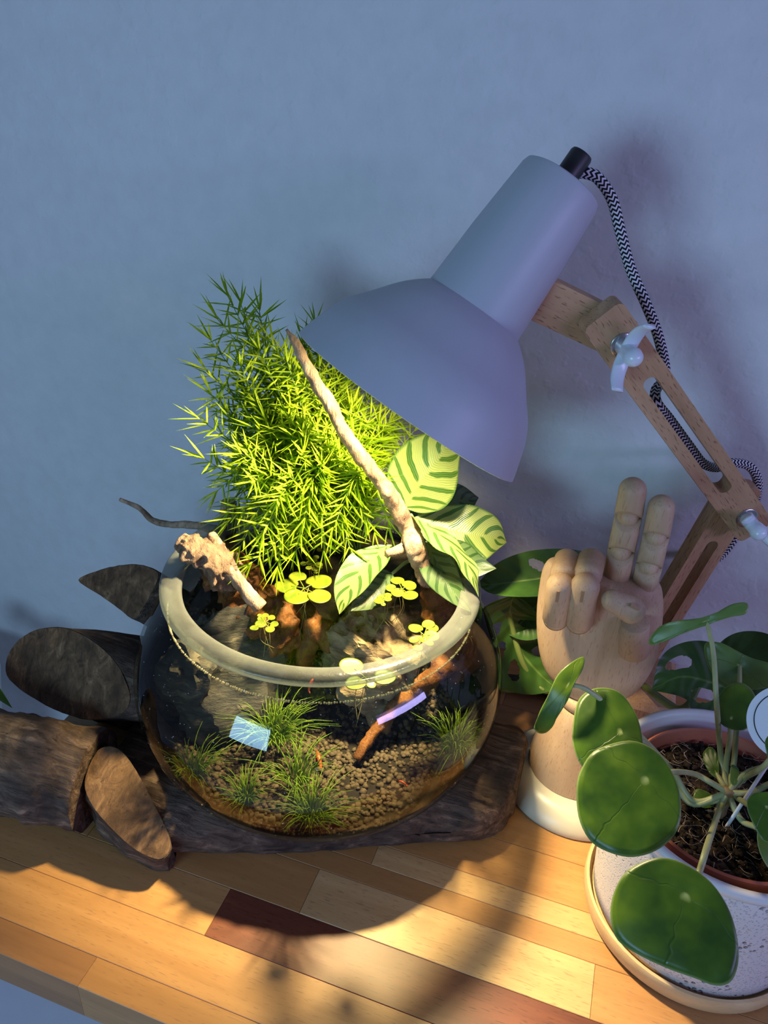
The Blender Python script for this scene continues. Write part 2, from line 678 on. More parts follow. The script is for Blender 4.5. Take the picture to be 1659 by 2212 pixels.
def slab(outline, hole, t0, t1):
    """flat board with one slot cut through; local x,y outline, z from t0 to t1"""
    b = bmesh.new()
    loops = [outline] + ([hole] if hole else [])
    ids, off = [], 0
    for lp in loops:
        vv = [b.verts.new((x, y, 0)) for x, y in lp]
        for i in range(len(vv)):
            b.edges.new((vv[i], vv[(i + 1) % len(vv)]))
    b.verts.index_update()
    bmesh.ops.triangle_fill(b, use_beauty=True, use_dissolve=False, edges=b.edges[:])
    b.verts.index_update()
    pos = [v.co.copy() for v in b.verts]
    tris = [tuple(v.index for v in f.verts) for f in b.faces]
    b.free()
    n = len(pos)
    vs = [V((q.x, q.y, t1)) for q in pos] + [V((q.x, q.y, t0)) for q in pos]
    fs = []
    for t in tris:
        a, c, d = (pos[i] for i in t)
        up = (c - a).cross(d - a).z > 0
        tt = t if up else t[::-1]
        fs.append(tt)
        fs.append(tuple(i + n for i in tt[::-1]))
    off = 0
    for li, lp in enumerate(loops):
        k = len(lp)
        for i in range(k):
            a, c = off + i, off + (i + 1) % k
            fs.append((a + n, c + n, c, a) if li == 0 else (a, c, c + n, a + n))
        off += k
    return vs, fs


def arm(name, p0, p1, ext0, ext1, hw, thick, back, slot=None, mat=m_oak):
    u = (p1 - p0)
    L = u.length
    u.normalize()
    s = nrm.cross(u)
    M = Matrix((u, s, nrm)).transposed().to_4x4()
    M.translation = p0
    hole = None
    if slot:
        hole = rounded_rect(slot[0], slot[1], slot[2], slot[2] * 0.98)
    g = slab(rounded_rect(-ext0, L + ext1, hw, 0.006), hole, -back - thick, -back)
    vs = [V(v) for v in g[0]]
    org = thing_part_origin = p0
    me = bpy.data.meshes.new(name)
    me.from_pydata(vs, [], g[1])
    me.materials.append(mat)
    o = bpy.data.objects.new(name, me)
    scene.collection.objects.link(o)
    o.parent = lamp
    M2 = M.copy()
    M2.translation = p0 - ORG[lamp.name]
    o.matrix_local = M2
    bv = o.modifiers.new('edge', 'BEVEL')
    bv.width = 0.0009
    bv.segments = 2
    bv.limit_method = 'ANGLE'
    bv.angle_limit = rad(50)
    return o, M


TH = 0.017
LU = (PB - PA).length
q0 = (on_plane(1400, 818) - PA).dot((PB - PA).normalized())
q1 = (on_plane(1568, 1064) - PA).dot((PB - PA).normalized())
arm('upper_arm', PA, PB, 0.031, 0.024, 0.0170, TH, 0.0, (q0, q1, 0.0058))
PBl = PB - nrm * (TH + 0.0015)
du = (PC - PBl).normalized()
arm('lower_arm', PBl, PC - nrm * (TH + 0.0015), 0.020, 0.0, 0.0170, TH, 0.0, (0.042, 0.168, 0.0058), m_oak)
PL = on_plane(1150, 640, -TH - 0.001)
PA2 = PA - nrm * (TH + 0.0015)
arm('arm_link', PA2, PL, 0.014, 0.0, 0.0165, 0.016, 0.0)
bx = thing
bcx, bcy = PC.x - 0.004, 0.703
build('lamp_base', box(bcx - 0.046, bcx + 0.042, bcy - 0.046, bcy + 0.046, 0.0003, 0.048, 0.006), m_oak_z, lamp, smooth=False)


def wing_nut(p, e):
    M = frame(nrm, e).to_4x4()
    M.translation = p
    build('washer', xf(lathe([(0, 0.0), (0.0098, 0.0), (0.0098, 0.0014), (0.0092, 0.0018), (0, 0.0018)], 32), M), m_steel, lamp, sharp=40, label='steel washer')
    hub = lathe([(0, 0.0018), (0.0068, 0.0018), (0.0063, 0.012), (0.0062, 0.018), (0.0072, 0.021), (0.0066, 0.025), (0.0042, 0.0285), (0, 0.0296)], 24)
    wings = []
    for s in (-1, 1):
        pts = [V((s * 0.003, 0, 0.010)), V((s * 0.012, 0.001, 0.013)), V((s * 0.020, 0.002, 0.019)), V((s * 0.026, 0.002, 0.027))]
        wings.append(tube(pts, [0.0062, 0.0062, 0.0058, 0.0050], n=12, seg=12, flat=0.32, hint=V((-s * 0.5, 0, 1))))
    build('wing_nut', xf(join(hub, *wings), M), m_nut, lamp, label='milky white plastic wing nut')


eU = (on_plane(1372, 690) - PA).normalized()
wing_nut(PA, eU)
eV = (on_plane(1668, 1170) - on_plane(1612, 1118)).normalized()
wing_nut(PB, eV)

# braided cord: zigzag of black and white yarn
mc, nt, out = newmat('zigzag_braid')
uvn = nt.nodes.new('ShaderNodeUVMap')
sep = nt.nodes.new('ShaderNodeSeparateXYZ')
nt.links.new(uvn.outputs[0], sep.inputs[0])
tri = math_(nt, 'PINGPONG', math_(nt, 'MULTIPLY', sep.outputs[0], 12.0), 1.0)
ph = math_(nt, 'ADD', math_(nt, 'MULTIPLY', sep.outputs[1], 265.0), math_(nt, 'MULTIPLY', tri, 0.62))
fr_ = math_(nt, 'FRACT', ph)
st = math_(nt, 'GREATER_THAN', fr_, 0.52)
cc = mixc(nt, (0.010, 0.010, 0.014), (0.62, 0.62, 0.66), st)
principled(nt, out, cc, 0.8, bump(nt, math_(nt, 'PINGPONG', ph, 0.5), 0.5, 0.0006), 0.2)
g_top = SH_C + SH_AX * (602 * K)
d_top = (g_top - CAM).length
cord_pts = [g_top - SH_AX * 0.010, g_top - SH_AX * 0.002]
for px, py, d in ((1250, 369, d_top), (1268, 374, d_top + 0.001), (1292, 385, d_top + 0.004), (1322, 430, d_top + 0.012), (1340, 500, d_top + 0.02), (1362, 580, d_top + 0.03),
                  (1395, 655, d_top + 0.036), (1420, 720, d_top + 0.05), (1436, 790, d_top + 0.065)):
    cord_pts.append(at(px, py, d=d))
for px, py, off in ((1432, 820, -0.030), (1416, 845, -0.022), (1420, 872, -0.012), (1446, 905, -0.014), (1490, 965, -0.015), (1518, 1000, -0.018), (1548, 1010, -0.027), (1580, 1000, -0.033),
                    (1615, 1005, -0.036), (1634, 1030, -0.036), (1636, 1068, -0.038), (1622, 1110, -0.052), (1590, 1158, -0.052), (1560, 1198, -0.050),
                    (1535, 1212, -0.042), (1516, 1216, -0.033), (1495, 1245, -0.046), (1460, 1310, -0.048), (1428, 1362, -0.036), (1415, 1392, -0.030), (1412, 1406, -0.048), (1400, 1440, -0.050)):
    cord_pts.append(on_plane(px, py, off))
build('power_cord', tube(cord_pts, 0.0042, n=20, seg=len(cord_pts) * 7), mc, lamp, label='black and white zigzag braided cord')

# ================================================================== GLASS BOWL
BX, BY, BZ0 = -0.202, 0.497, 0.050
BR, BZM, BZ1 = 0.161, 0.140, 0.224
RN = 0.1215                                          # neck radius


def bowl_r(z):
    if z < BZM:
        k = (BZM - z) / (BZM - BZ0)
        return 0.078 + (BR - 0.078) * math.sqrt(max(0, 1 - min(1, k) ** 2.2))
    t = (z - BZM) / (BZ1 - BZM)
    return BR - (BR - RN) * t ** 2


m_glass = thin_glass('bowl_glass', (0.97, 0.985, 0.975), (0.42, 0.46, 0.38), edge_pow=4.5, dust=0.45)
m_glass_in = thin_glass('bowl_glass_inside', (0.985, 0.99, 0.985), (0.75, 0.78, 0.72), edge_pow=4.5, ior=1.12, grz=0.12)
bowl = thing('glass_bowl', 'round clear glass bowl with thick ground rim filled with water and plants', 'bowl', (BX, BY, BZ0))
MB_ = Matrix.Translation((BX, BY, 0))
n_ = 40
po = [(0, BZ0), (0.05, BZ0), (0.078, BZ0)] + [(bowl_r(BZ0 + (BZ1 - BZ0) * i / n_), BZ0 + (BZ1 - BZ0) * i / n_) for i in range(1, n_ + 1)]
WT = 0.003
pin = [(0, BZ0 + WT), (0.06, BZ0 + WT), (0.078, BZ0 + WT + 0.0006)] + [(bowl_r(z) - WT, z) for z in [BZ0 + WT + 0.002 + (BZ1 - BZ0 - WT - 0.002) * i / n_ for i in range(0, n_ + 1)]]
gw = build('bowl_wall', xf(lathe(po + pin[::-1], 96), MB_), m_glass, bowl)
gw.data.materials.append(m_glass_in)
nf_out = 96 * (len(po) - 1) + 20
for i_, pl in enumerate(gw.data.polygons):
    if i_ >= nf_out:
        pl.material_index = 1
# thick flared rim
m_rim, nt, out = newmat('ground_glass_rim')
tr = nt.nodes.new('ShaderNodeBsdfTransparent')
tr.inputs[0].default_value = (0.72, 0.76, 0.72, 1)
pb = nt.nodes.new('ShaderNodeBsdfPrincipled')
co = coords(nt)
pb.inputs['Base Color'].default_value = (0.20, 0.21, 0.19, 1)
pb.inputs['Roughness'].default_value = 0.22
pb.inputs['Specular IOR Level'].default_value = 0.9
nt.links.new(bump(nt, nz(nt, co, 260, 2), 0.25, 0.001), pb.inputs['Normal'])
mx = nt.nodes.new('ShaderNodeMixShader')
lw = nt.nodes.new('ShaderNodeLayerWeight')
lw.inputs['Blend'].default_value = 0.35
nt.links.new(math_(nt, 'ADD', math_(nt, 'MULTIPLY', lw.outputs['Facing'], 0.55), math_(nt, 'MULTIPLY', nz(nt, coords(nt, 'Object', (1, 1, 6)), 55, 3), 0.26)), mx.inputs[0])
nt.links.new(tr.outputs[0], mx.inputs[1])
nt.links.new(pb.outputs[0], mx.inputs[2])
nt.links.new(mx.outputs[0], out.inputs[0])
rp = [(RN + 0.0012, BZ1 - 0.001), (0.1262, 0.2258), (0.1305, 0.2285), (0.1325, 0.2315), (0.1322, 0.2345), (0.1302, 0.2362), (0.1255, 0.2368), (0.1195, 0.2360), (0.1158, 0.2338), (0.1148, 0.2300), (0.1165, 0.2262), (RN - 0.0034, BZ1 - 0.001)]
build('bowl_rim', xf(lathe(rp, 128, close=True), MB_), m_rim, bowl, label='thick greyish ground glass rim')

WZ = 0.212                                           # water level


def inside(z, gap=0.0):
    return bowl_r(z) - WT - gap


def soil_h(x, y):
    """height of the substrate: shallow in front, a high bank added along the back for its darkness"""
    dx, dy = x - BX, y - BY
    # direction away from the viewer
    b = (dx * -0.10 + dy * 0.995)
    t = (b + 0.015) / 0.12
    t = max(0.0, min(1.0, t))
    h = 0.071 + 0.125 * (t * t * (3 - 2 * t))  # back bank added so the view through the water ends dark
    h += 0.012 * max(0, (dx - 0.03) / 0.12) + 0.003 * noise.noise(V((x * 40, y * 40, 1)))
    rr = math.hypot(dx, dy) / 0.15
    h += 0.006 * rr * rr
    return h


# water body: closed, follows the inside of the bowl
m_water, nt, out = newmat('water')
tr = nt.nodes.new('ShaderNodeBsdfTransparent')
lw = nt.nodes.new('ShaderNodeLayerWeight')
lw.inputs['Blend'].default_value = 0.5
# limb of the water lens: tint darkens slantwise crossings, standing in for light bent away
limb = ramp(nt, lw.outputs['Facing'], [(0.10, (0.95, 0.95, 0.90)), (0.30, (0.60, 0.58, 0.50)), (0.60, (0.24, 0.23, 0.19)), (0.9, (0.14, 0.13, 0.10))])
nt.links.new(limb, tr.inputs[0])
gs = nt.nodes.new('ShaderNodeBsdfGlossy')
gs.inputs['Roughness'].default_value = 0.015
co = coords(nt)
nb = bump(nt, nz(nt, co, 30, 2), 0.05, 0.002)
nt.links.new(nb, gs.inputs['Normal'])
sch = math_(nt, 'ADD', 0.003, math_(nt, 'MULTIPLY', math_(nt, 'POWER', lw.outputs['Facing'], 5.0), 0.05))
mx = nt.nodes.new('ShaderNodeMixShader')
nt.links.new(sch, mx.inputs[0])
nt.links.new(tr.outputs[0], mx.inputs[1])
nt.links.new(gs.outputs[0], mx.inputs[2])
nt.links.new(mx.outputs[0], out.inputs[0])
wz = [BZ0 + 0.006 + (WZ - BZ0 - 0.006) * i / 24 for i in range(25)]
wp = [(0, wz[0])] + [(inside(z, 0.0004), z) for z in wz] + [(inside(WZ) - 0.004, WZ - 0.0008), (inside(WZ) - 0.012, WZ - 0.0012), (0, WZ - 0.0012)]
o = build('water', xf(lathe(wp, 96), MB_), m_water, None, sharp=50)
m_wtop = thin_glass('water_surface', (0.94, 0.93, 0.86), (0.80, 0.78, 0.68), ior=1.33, rough=0.015, edge_pow=3.0)
o.data.materials.append(m_wtop)
for pl in o.data.polygons:
    if pl.normal.z > 0.9:
        pl.material_index = 1
tag(o, 'clear water filling the round glass bowl nearly to its rim', 'water')

# row of air bubbles where the water meets the glass, part of the water
m_bub = thin_glass('bubble', (0.95, 0.95, 0.9), (0.35, 0.33, 0.2), edge_pow=1.2, rough=0.05, gl=(1, 0.95, 0.8), body=(0.25, (0.75, 0.68, 0.45)))
bvs = []
rb = random.Random(5)
iv, iff = ico(1)
for k in range(420):
    a = 2 * PI * k / 420 + rb.uniform(-.004, .004)
    r = inside(WZ) - 0.0012
    s = rb.uniform(0.0007, 0.0012)
    c = V((BX + r * math.cos(a), BY + r * math.sin(a), WZ - 0.0006 + rb.uniform(-.0004, .0004)))
    bvs.append(([c + v * s for v in iv], iff))
ob = build('air_bubbles', join(*bvs), m_bub, o)
ob['kind'] = 'stuff'

# ------------------------------------------------------------------ substrate
m_soil = rotten('dark_aqua_soil', (0.010, 0.008, 0.006), (0.022, 0.017, 0.012), (0.04, 0.03, 0.02), (120, 120, 120), 0.9, 0.8, 0.002)
m_peb = plain('soil_granule', (0.085, 0.062, 0.038), 0.8, 0.3, var=0.35, vscale=160, bmp=0.3, bscale=900)
vs, fs = [], []
nr, na = 16, 72
vs.append(V((BX, BY, soil_h(BX, BY))))
for i in range(1, nr + 1):
    for j in range(na):
        a = 2 * PI * j / na
        f = i / nr
        # the edge of the bed is found where it meets the glass
        z = 0.10
        for _ in range(6):
            r = inside(min(z, WZ - 0.004), 0.0012)
            z = soil_h(BX + r * math.cos(a), BY + r * math.sin(a))
        rr = r * f
        x, y = BX + rr * math.cos(a), BY + rr * math.sin(a)
        vs.append(V((x, y, min(soil_h(x, y), WZ - 0.006))))
for j in range(na):
    fs.append((0, 1 + j, 1 + (j + 1) % na))
for i in range(nr - 1):
    for j in range(na):
        a, b = 1 + i * na + j, 1 + i * na + (j + 1) % na
        fs.append((a, a + na, b + na, b))
last = 1 + (nr - 1) * na
top_ring = [vs[last + j].copy() for j in range(na)]
ns = 10
for s in range(1, ns + 1):
    for j in range(na):
        a = 2 * PI * j / na
        z = top_ring[j].z + (BZ0 + 0.008 - top_ring[j].z) * s / ns
        r = inside(z, 0.0012)
        vs.append(V((BX + r * math.cos(a), BY + r * math.sin(a), z)))
for s in range(ns):
    for j in range(na):
        a, b = last + s * na + j, last + s * na + (j + 1) % na
        fs.append((a, a + na, b + na, b))
fs.append(tuple(last + ns * na + j for j in range(na))[::-1])
soil = build('aquarium_soil', (vs, fs), m_soil, None)
tag(soil, 'dark brown granular soil bed inside the glass bowl, with a dark bank added at the back', 'soil', kind='stuff')
# granules, on the bed and pressed against the glass
rp_ = random.Random(11)
iv, iff = ico(1)
iva = np.array([tuple(v) for v in iv])
ifa = np.array(iff)
cs, rs_ = [], []
while len(cs) < 3600:
    r = 0.152 * math.sqrt(rp_.random())
    a = rp_.uniform(0, 2 * PI)
    x, y = BX + r * math.cos(a), BY + r * math.sin(a)
    z = soil_h(x, y)
    s = rp_.choice((rp_.uniform(0.0013, 0.0024), rp_.uniform(0.0016, 0.0034)))
    if z > 0.138 or r > inside(z, s + 0.0008):
        continue
    cs.append((x, y, z + s * rp_.uniform(-0.2, 0.7)))
    rs_.append(s)
nb_ = 0
while nb_ < 3300:
    a = rp_.uniform(-PI - 0.35, 0.55)
    z = rp_.uniform(BZ0 + 0.008, 0.17)
    s = rp_.uniform(0.0013, 0.0024)
    r = inside(z, s * 0.8 + 0.0006)
    x, y = BX + r * math.cos(a), BY + r * math.sin(a)
    if z > min(soil_h(x, y), 0.165):
        continue
    cs.append((x, y, z))
    rs_.append(s)
    nb_ += 1
cs = np.array(cs); rs_ = np.array(rs_)
rng = np.random.default_rng(4)
nrm_ = len(cs)
jit = 1 + rng.uniform(-0.22, 0.22, (nrm_, len(iva), 1))
sc = rng.uniform(0.75, 1.2, (nrm_, 1, 3))
pv = (iva[None] * jit * sc * rs_[:, None, None] + cs[:, None]).reshape(-1, 3)
pf = (ifa[None] + (np.arange(nrm_) * len(iva))[:, None, None]).reshape(-1, 3)
peb = build('soil_granules', ([tuple(v) for v in pv.tolist()], [tuple(f) for f in pf.tolist()]), m_peb, soil)
peb['kind'] = 'stuff'


def clamp_in(p, gap=0.0008):
    """keep a point inside the glass"""
    z = p[2]
    if z >= BZ1 - 0.004:
        return V(p)
    z2 = max(z, BZ0 + 0.006)
    dx, dy = p[0] - BX, p[1] - BY
    r = math.hypot(dx, dy)
    R = inside(z2, gap)
    if r > R:
        return V((BX + dx * R / r, BY + dy * R / r, z2))
    return V((p[0], p[1], z2))


def cin(geo, gap=0.0008):
    return ([clamp_in(v, gap) for v in geo[0]],) + tuple(geo[1:])


# ================================================================== DRIFTWOOD UNDER THE BOWL
m_bark = rotten('weathered_log', (0.036, 0.023, 0.019), (0.150, 0.098, 0.072), (0.38, 0.255, 0.18), (14, 120, 120), 0.85, 1.0, 0.005)
m_sawn = rotten('sawn_log_face', (0.050, 0.027, 0.015), (0.18, 0.098, 0.050), (0.36, 0.215, 0.11), (90, 30, 70), 0.8, 0.7, 0.003)
log = thing('driftwood_log', 'dark weathered driftwood log with sawn branch stubs under the glass bowl', 'log', (BX, BY, 0))
front = [at(300, 1852, z=0), at(340, 1861, z=0), at(430, 1866, z=0), at(560, 1868, z=0), at(680, 1862, z=0), at(800, 1850, z=0), at(930, 1842, z=0), at(1030, 1836, z=0), at(1075, 1815, z=0), at(1100, 1785, z=0)]
front = [V((-0.37, 0.372, 0)), V((-0.335, 0.362, 0))] + front[1:]
NU, NV = 90, 44
fpath = smooth_path(front, NU)
vs, fs, us = [], [], []
for i in range(NU + 1):
    u = i / NU
    f = fpath[i]
    back_y = 0.600 - 0.03 * u + 0.008 * math.sin(u * 9)
    yc, hw = (f.y + back_y) / 2, (back_y - f.y) / 2
    endk = min(1.0, (1 - u) / 0.04)
    hh = 0.0247 * (0.75 + 0.25 * min(1, endk)) if u > 0.9 else 0.0247
    for j in range(NV):
        a = 2 * PI * j / NV
        ca, sa = math.cos(a), math.sin(a)
        y = yc - hw * math.copysign(abs(ca) ** 0.45, ca)
        z = 0.0249 + hh * math.copysign(abs(sa) ** 0.55, sa)
        p = V((f.x, y, z))
        d = math.hypot(p.x - BX, p.y - BY)
        nn = noise.noise(V((p.x * 14, p.y * 55, p.z * 60))) * 0.6 + noise.noise(V((p.x * 40, p.y * 130, p.z * 120))) * 0.5
        k = max(0.0, min(1.0, (d - 0.075) / 0.03))
        p.y += nn * 0.0050 * (1 if ca < 0.98 else 1) * math.copysign(1, -ca)
        p.z += nn * 0.0075 * (k if sa > 0 else 0.2)
        # hollow rotted pocket near the right end of the front
        q = (p - at(950, 1790, z=0.045))
        g = math.exp(-((q.x / 0.022) ** 2 + (q.y / 0.016) ** 2))
        p.z -= 0.020 * g * (1 if sa > 0 else 0)
        p.x += 0.004 * noise.noise(V((y * 60, z * 60, 3))) * (1 if u > 0.97 or u < 0.03 else 0)
        p.z = max(0.0004, min(p.z, 0.0497 if d < 0.13 else 0.056))
        vs.append(p)
for i in range(NU):
    for j in range(NV):
        a, b = i * NV + j, i * NV + (j + 1) % NV
        fs.append((a, b, b + NV, a + NV))
fs.append(tuple(range(NV))[::-1])
fs.append(tuple(NU * NV + j for j in range(NV)))
build('trunk', (vs, fs), m_bark, log, sharp=60)


def closed_smooth(pts, n):
    k = len(pts)
    out = []
    for i in range(n):
        t = i / n * k
        j = int(t) % k
        f = t - int(t)
        p0, p1, p2, p3 = pts[(j - 1) % k], pts[j], pts[(j + 1) % k], pts[(j + 2) % k]
        out.append(0.5 * ((2 * p1) + (-p0 + p2) * f + (2 * p0 - 5 * p1 + 4 * p2 - p3) * f * f + (-p0 + 3 * p1 - 3 * p2 + p3) * f ** 3))
    return out


def plane_px(px, py, c, n):
    r = (FW + RT * ((px - W / 2) / F) + UP * ((H / 2 - py) / F)).normalized()
    return CAM + r * ((c - CAM).dot(n) / r.dot(n))


def cut_limb(poly, c, n, axis, length, taper, seed, names, zmin=0.0004, nring=14, bend=V((0, 0, 0))):
    n = V(n).normalized()
    axis = V(axis).normalized()
    ring = closed_smooth([plane_px(x, y, c, n) for x, y in poly], 48)
    cen = sum(ring, V()) / 48
    vs, fs = [], []
    for i in range(nring + 1):
        t = i / nring
        for j, p in enumerate(ring):
            q = cen + (p - cen) * (1 + (taper - 1) * t)
            w = (q - cen).normalized()
            q = q + axis * (length * t) + bend * (t * t)
            e = 0.004 * noise.noise(q * 45 + V((seed, 0, 0))) + 0.0018 * noise.noise(V((w.x * 14, w.y * 14, w.z * 14 + seed)) * 1.6)
            q += w * e * (0.25 + min(1, t * 4))
            q.z = max(q.z, zmin)
            vs.append(q)
    for i in range(nring):
        for j in range(48):
            a, b = i * 48 + j, i * 48 + (j + 1) % 48
            fs.append((a, b, b + 48, a + 48))
    fs.append(tuple(range(48))[::-1])
    fs.append(tuple(nring * 48 + j for j in range(48)))
    # orient outward
    stub = build(names[0], (vs, fs), m_bark, log, sharp=50)
    fv, ff = [cen + n * 0.0012], []
    for k in range(1, 7):
        for j, p in enumerate(ring):
            q = cen + (p - cen) * (k / 6.0) * 0.985
            q += n * (0.0010 + 0.0012 * noise.noise(q * 70 + V((0, seed, 0))))
            fv.append(q)
    for j in range(48):
        ff.append((0, 1 + j, 1 + (j + 1) % 48))
        for k in range(5):
            a, b = 1 + k * 48 + j, 1 + k * 48 + (j + 1) % 48
            ff.append((a, a + 48, b + 48, b))
    build(names[1], (fv, ff), m_sawn, stub, label='dark sawn face with faint growth rings')
    return stub


cut_limb([(12, 1448), (26, 1400), (62, 1367), (100, 1356), (150, 1358), (205, 1385), (248, 1425), (275, 1470), (284, 1515), (262, 1545), (205, 1556), (142, 1543), (80, 1512), (35, 1482)],
         at(140, 1450, y=0.45), (-0.30, -0.80, 0.52), (0.90, 0.42, -0.12), 0.20, 0.85, 2, ('branch_stub', 'sawn_face'), zmin=0.003, bend=V((0.0, 0.02, -0.02)))
cut_limb([(170, 1253), (215, 1232), (262, 1221), (305, 1220), (343, 1236), (338, 1262), (318, 1302), (292, 1337), (262, 1318), (215, 1285)],
         at(270, 1270, y=0.515), (-0.25, -0.85, 0.46), (0.45, 0.62, -0.85), 0.16, 0.9, 5, ('branch_stub', 'sawn_face'), zmin=0.02)
# fat left limb running out of the picture, and the obliquely sawn knee beside it
lp = [at(205, 1684, z=0.046), at(120, 1668, z=0.047), at(0, 1645, z=0.047), at(-220, 1605, z=0.047)]
g = tube(lp, [0.043, 0.0445, 0.044, 0.044], n=36, seg=60, wob=0.10, wf=38, seed=4)
g = ([V((v.x + 0.0025 * noise.noise(V((v.y * 90, v.z * 90, 2))) , v.y, max(v.z, 0.0006))) for v in g[0]], g[1], g[2])
build('side_limb', g, m_bark, log, sharp=50)
g = tube([at(52, 1648, z=0.052), at(0, 1636, z=0.052), at(-220, 1596, z=0.052)], [0.037, 0.039, 0.040], n=30, seg=30, wob=0.12, wf=45, seed=9)
build('bark_layer', g, m_bark, log, sharp=50)
cut_limb([(205, 1628), (232, 1612), (262, 1622), (295, 1665), (332, 1735), (366, 1805), (366, 1842), (342, 1858), (295, 1838), (245, 1795), (200, 1742), (182, 1690)],
         at(280, 1740, z=0.052), (0.28, -0.42, 0.86), (-0.25, 0.30, -0.9), 0.055, 1.12, 8, ('branch_knee', 'sawn_face'))

g = tube([V((-0.445, 0.495, 0.030)), V((-0.37, 0.505, 0.028)), V((-0.29, 0.53, 0.024))], [0.034, 0.036, 0.026], n=24, seg=30, wob=0.16, wf=45, seed=17)
g = ([V((v.x, v.y, max(v.z, 0.0006))) for v in g[0]], g[1], g[2])
build('root_flare', g, m_bark, log, sharp=50)
# dark strip lying at the back of the table
m_gstrip = rotten('grey_strip', (0.03, 0.026, 0.024), (0.07, 0.06, 0.055), (0.13, 0.115, 0.10), (14, 70, 70))
b0, b1 = at(1085, 1492, z=0.0), at(1190, 1512, z=0.0)
g = tube([b0 + V((-0.05, 0.02, 0.010)), b0 + V((0, 0.006, 0.010)), b1 + V((0, 0.008, 0.009)), b1 + V((0.03, 0.012, 0.008))], [0.006, 0.010, 0.009, 0.005], n=16, seg=40, wob=0.3, wf=70, seed=3, flat=0.9)
g = ([V((v.x, v.y, max(v.z, 0.0006))) for v in g[0]], g[1])
o = build('dark_strip', g, m_gstrip)
tag(o, 'dark grey strip lying on the table behind the bowl and wooden hand', 'bark')

# ================================================================== STONES IN THE BOWL
m_slate = rotten('grey_slate', (0.020, 0.022, 0.022), (0.075, 0.070, 0.060), (0.24, 0.20, 0.135), (30, 30, 110), 0.8, 0.9, 0.003)
m_tan = rotten('tan_stone', (0.10, 0.075, 0.045), (0.30, 0.22, 0.13), (0.46, 0.35, 0.22), (34, 34, 130), 0.8, 0.9, 0.003)
m_moss = rotten('mossy_stone', (0.012, 0.020, 0.006), (0.03, 0.055, 0.012), (0.07, 0.11, 0.03), (90, 90, 90), 0.95, 1.0, 0.002)
c = at(432, 1512, z=0.128)
g = cin(rock(c + V((0.006, 0.040, 0.000)), (0.052, 0.026, 0.064), (-28, 14, 24), 3, 5), 0.002)
o = build('slate_rock', g, m_slate, sharp=35)
tag(o, 'big dark slate stone leaning against the left glass under water', 'stone')
c = at(405, 1400, z=0.165)
g = cin(rock(c + V((0.0, 0.0, -0.03)), (0.026, 0.024, 0.046), (10, 10, 40), 8, 4), 0.002)
o = build('slate_rock', g, m_slate, sharp=35)
tag(o, 'smaller greenish stone behind the big slate at the far left glass', 'stone')
c = at(800, 1380, z=0.170)
g = cin(rock(c + V((0.0, 0.012, -0.040)), (0.054, 0.042, 0.058), (12, -8, -18), 14, 5, rough=0.34, strata=0.10, cuts=12), 0.002)
o = build('tan_rock', g, m_tan, sharp=35)
tag(o, 'flat topped tan layered stone under water in the middle of the bowl', 'stone')
c = at(1030, 1500, z=0.120)
g = cin(rock(c + V((-0.012, 0.02, -0.01)), (0.026, 0.034, 0.040), (0, 10, 30), 21, 4, rough=0.2), 0.001)
o = build('mossy_rock', g, m_moss, sharp=50)
tag(o, 'green mossy stone against the right glass behind the grass', 'stone')

# ================================================================== DRIFTWOOD IN THE BOWL
m_dry = rotten('dry_branch', (0.15, 0.09, 0.055), (0.36, 0.25, 0.165), (0.56, 0.44, 0.32), (90, 90, 26), 0.75, 0.9, 0.003)
m_wet = rotten('wet_branch', (0.05, 0.018, 0.005), (0.22, 0.085, 0.022), (0.42, 0.19, 0.055), (50, 50, 25), 0.6, 0.9, 0.003)
m_crag = rotten('craggy_dry_wood', (0.085, 0.052, 0.033), (0.20, 0.13, 0.082), (0.33, 0.235, 0.155), (90, 90, 30), 0.8, 1.0, 0.004)
root = thing('driftwood_root', 'gnarled driftwood root rising over the left rim with thin twigs', 'driftwood', (at(560, 1330, z=0.15).x, at(560, 1330, z=0.15).y, 0.08))
P = lambda x, y, z: at(x, y, z=z)
build('dry_end', tube([P(388, 1166, .262), P(412, 1180, .258), P(445, 1200, .248), P(478, 1222, .232), P(505, 1246, .214)], [0.008, 0.016, 0.016, 0.020, 0.018], n=40, seg=70, wob=0.55, wf=75, seed=1, flat=0.62), m_crag, root, label='pale dry end above the water')
build('wet_root', cin(tube([P(470, 1225, .222), P(500, 1250, .205), P(530, 1285, .190), P(565, 1325, .176), P(600, 1360, .165), P(632, 1385, .150)], [0.018, 0.021, 0.019, 0.019, 0.020, 0.012], n=32, seg=64, wob=0.55, wf=75, seed=2)), m_wet, root, label='orange brown root under water')
build('wet_root', cin(tube([P(600, 1358, .165), P(618, 1390, .145), P(600, 1412, .11)], [0.013, 0.011, 0.008], n=16, seg=24, wob=0.4, wf=60, seed=6)), m_wet, root)
build('wet_root', cin(tube([P(545, 1345, .165), P(520, 1390, .14), P(505, 1420, .10)], [0.012, 0.010, 0.010], n=16, seg=24, wob=0.4, wf=60, seed=7)), m_wet, root)
build('wet_root', cin(tube([P(560, 1290, .185), P(640, 1320, .175), P(690, 1362, .165), P(730, 1402, .15)], [0.012, 0.012, 0.013, 0.007], n=18, seg=40, wob=0.42, wf=60, seed=8)), m_wet, root)
build('wet_root', cin(tube([P(668, 1352, .165), P(664, 1400, .15), P(655, 1435, .12)], [0.009, 0.008, 0.008], n=14, seg=24, wob=0.4, wf=60, seed=9)), m_wet, root)
build('twig', tube([P(456, 1155, .255), P(470, 1178, .250), P(495, 1225, .236), P(530, 1275, .220), P(562, 1312, .206)], [0.0042, 0.0050, 0.0056, 0.0060, 0.0068], n=14, seg=36, wob=0.16, wf=90, seed=3), m_dry, root)
ty = 0.545
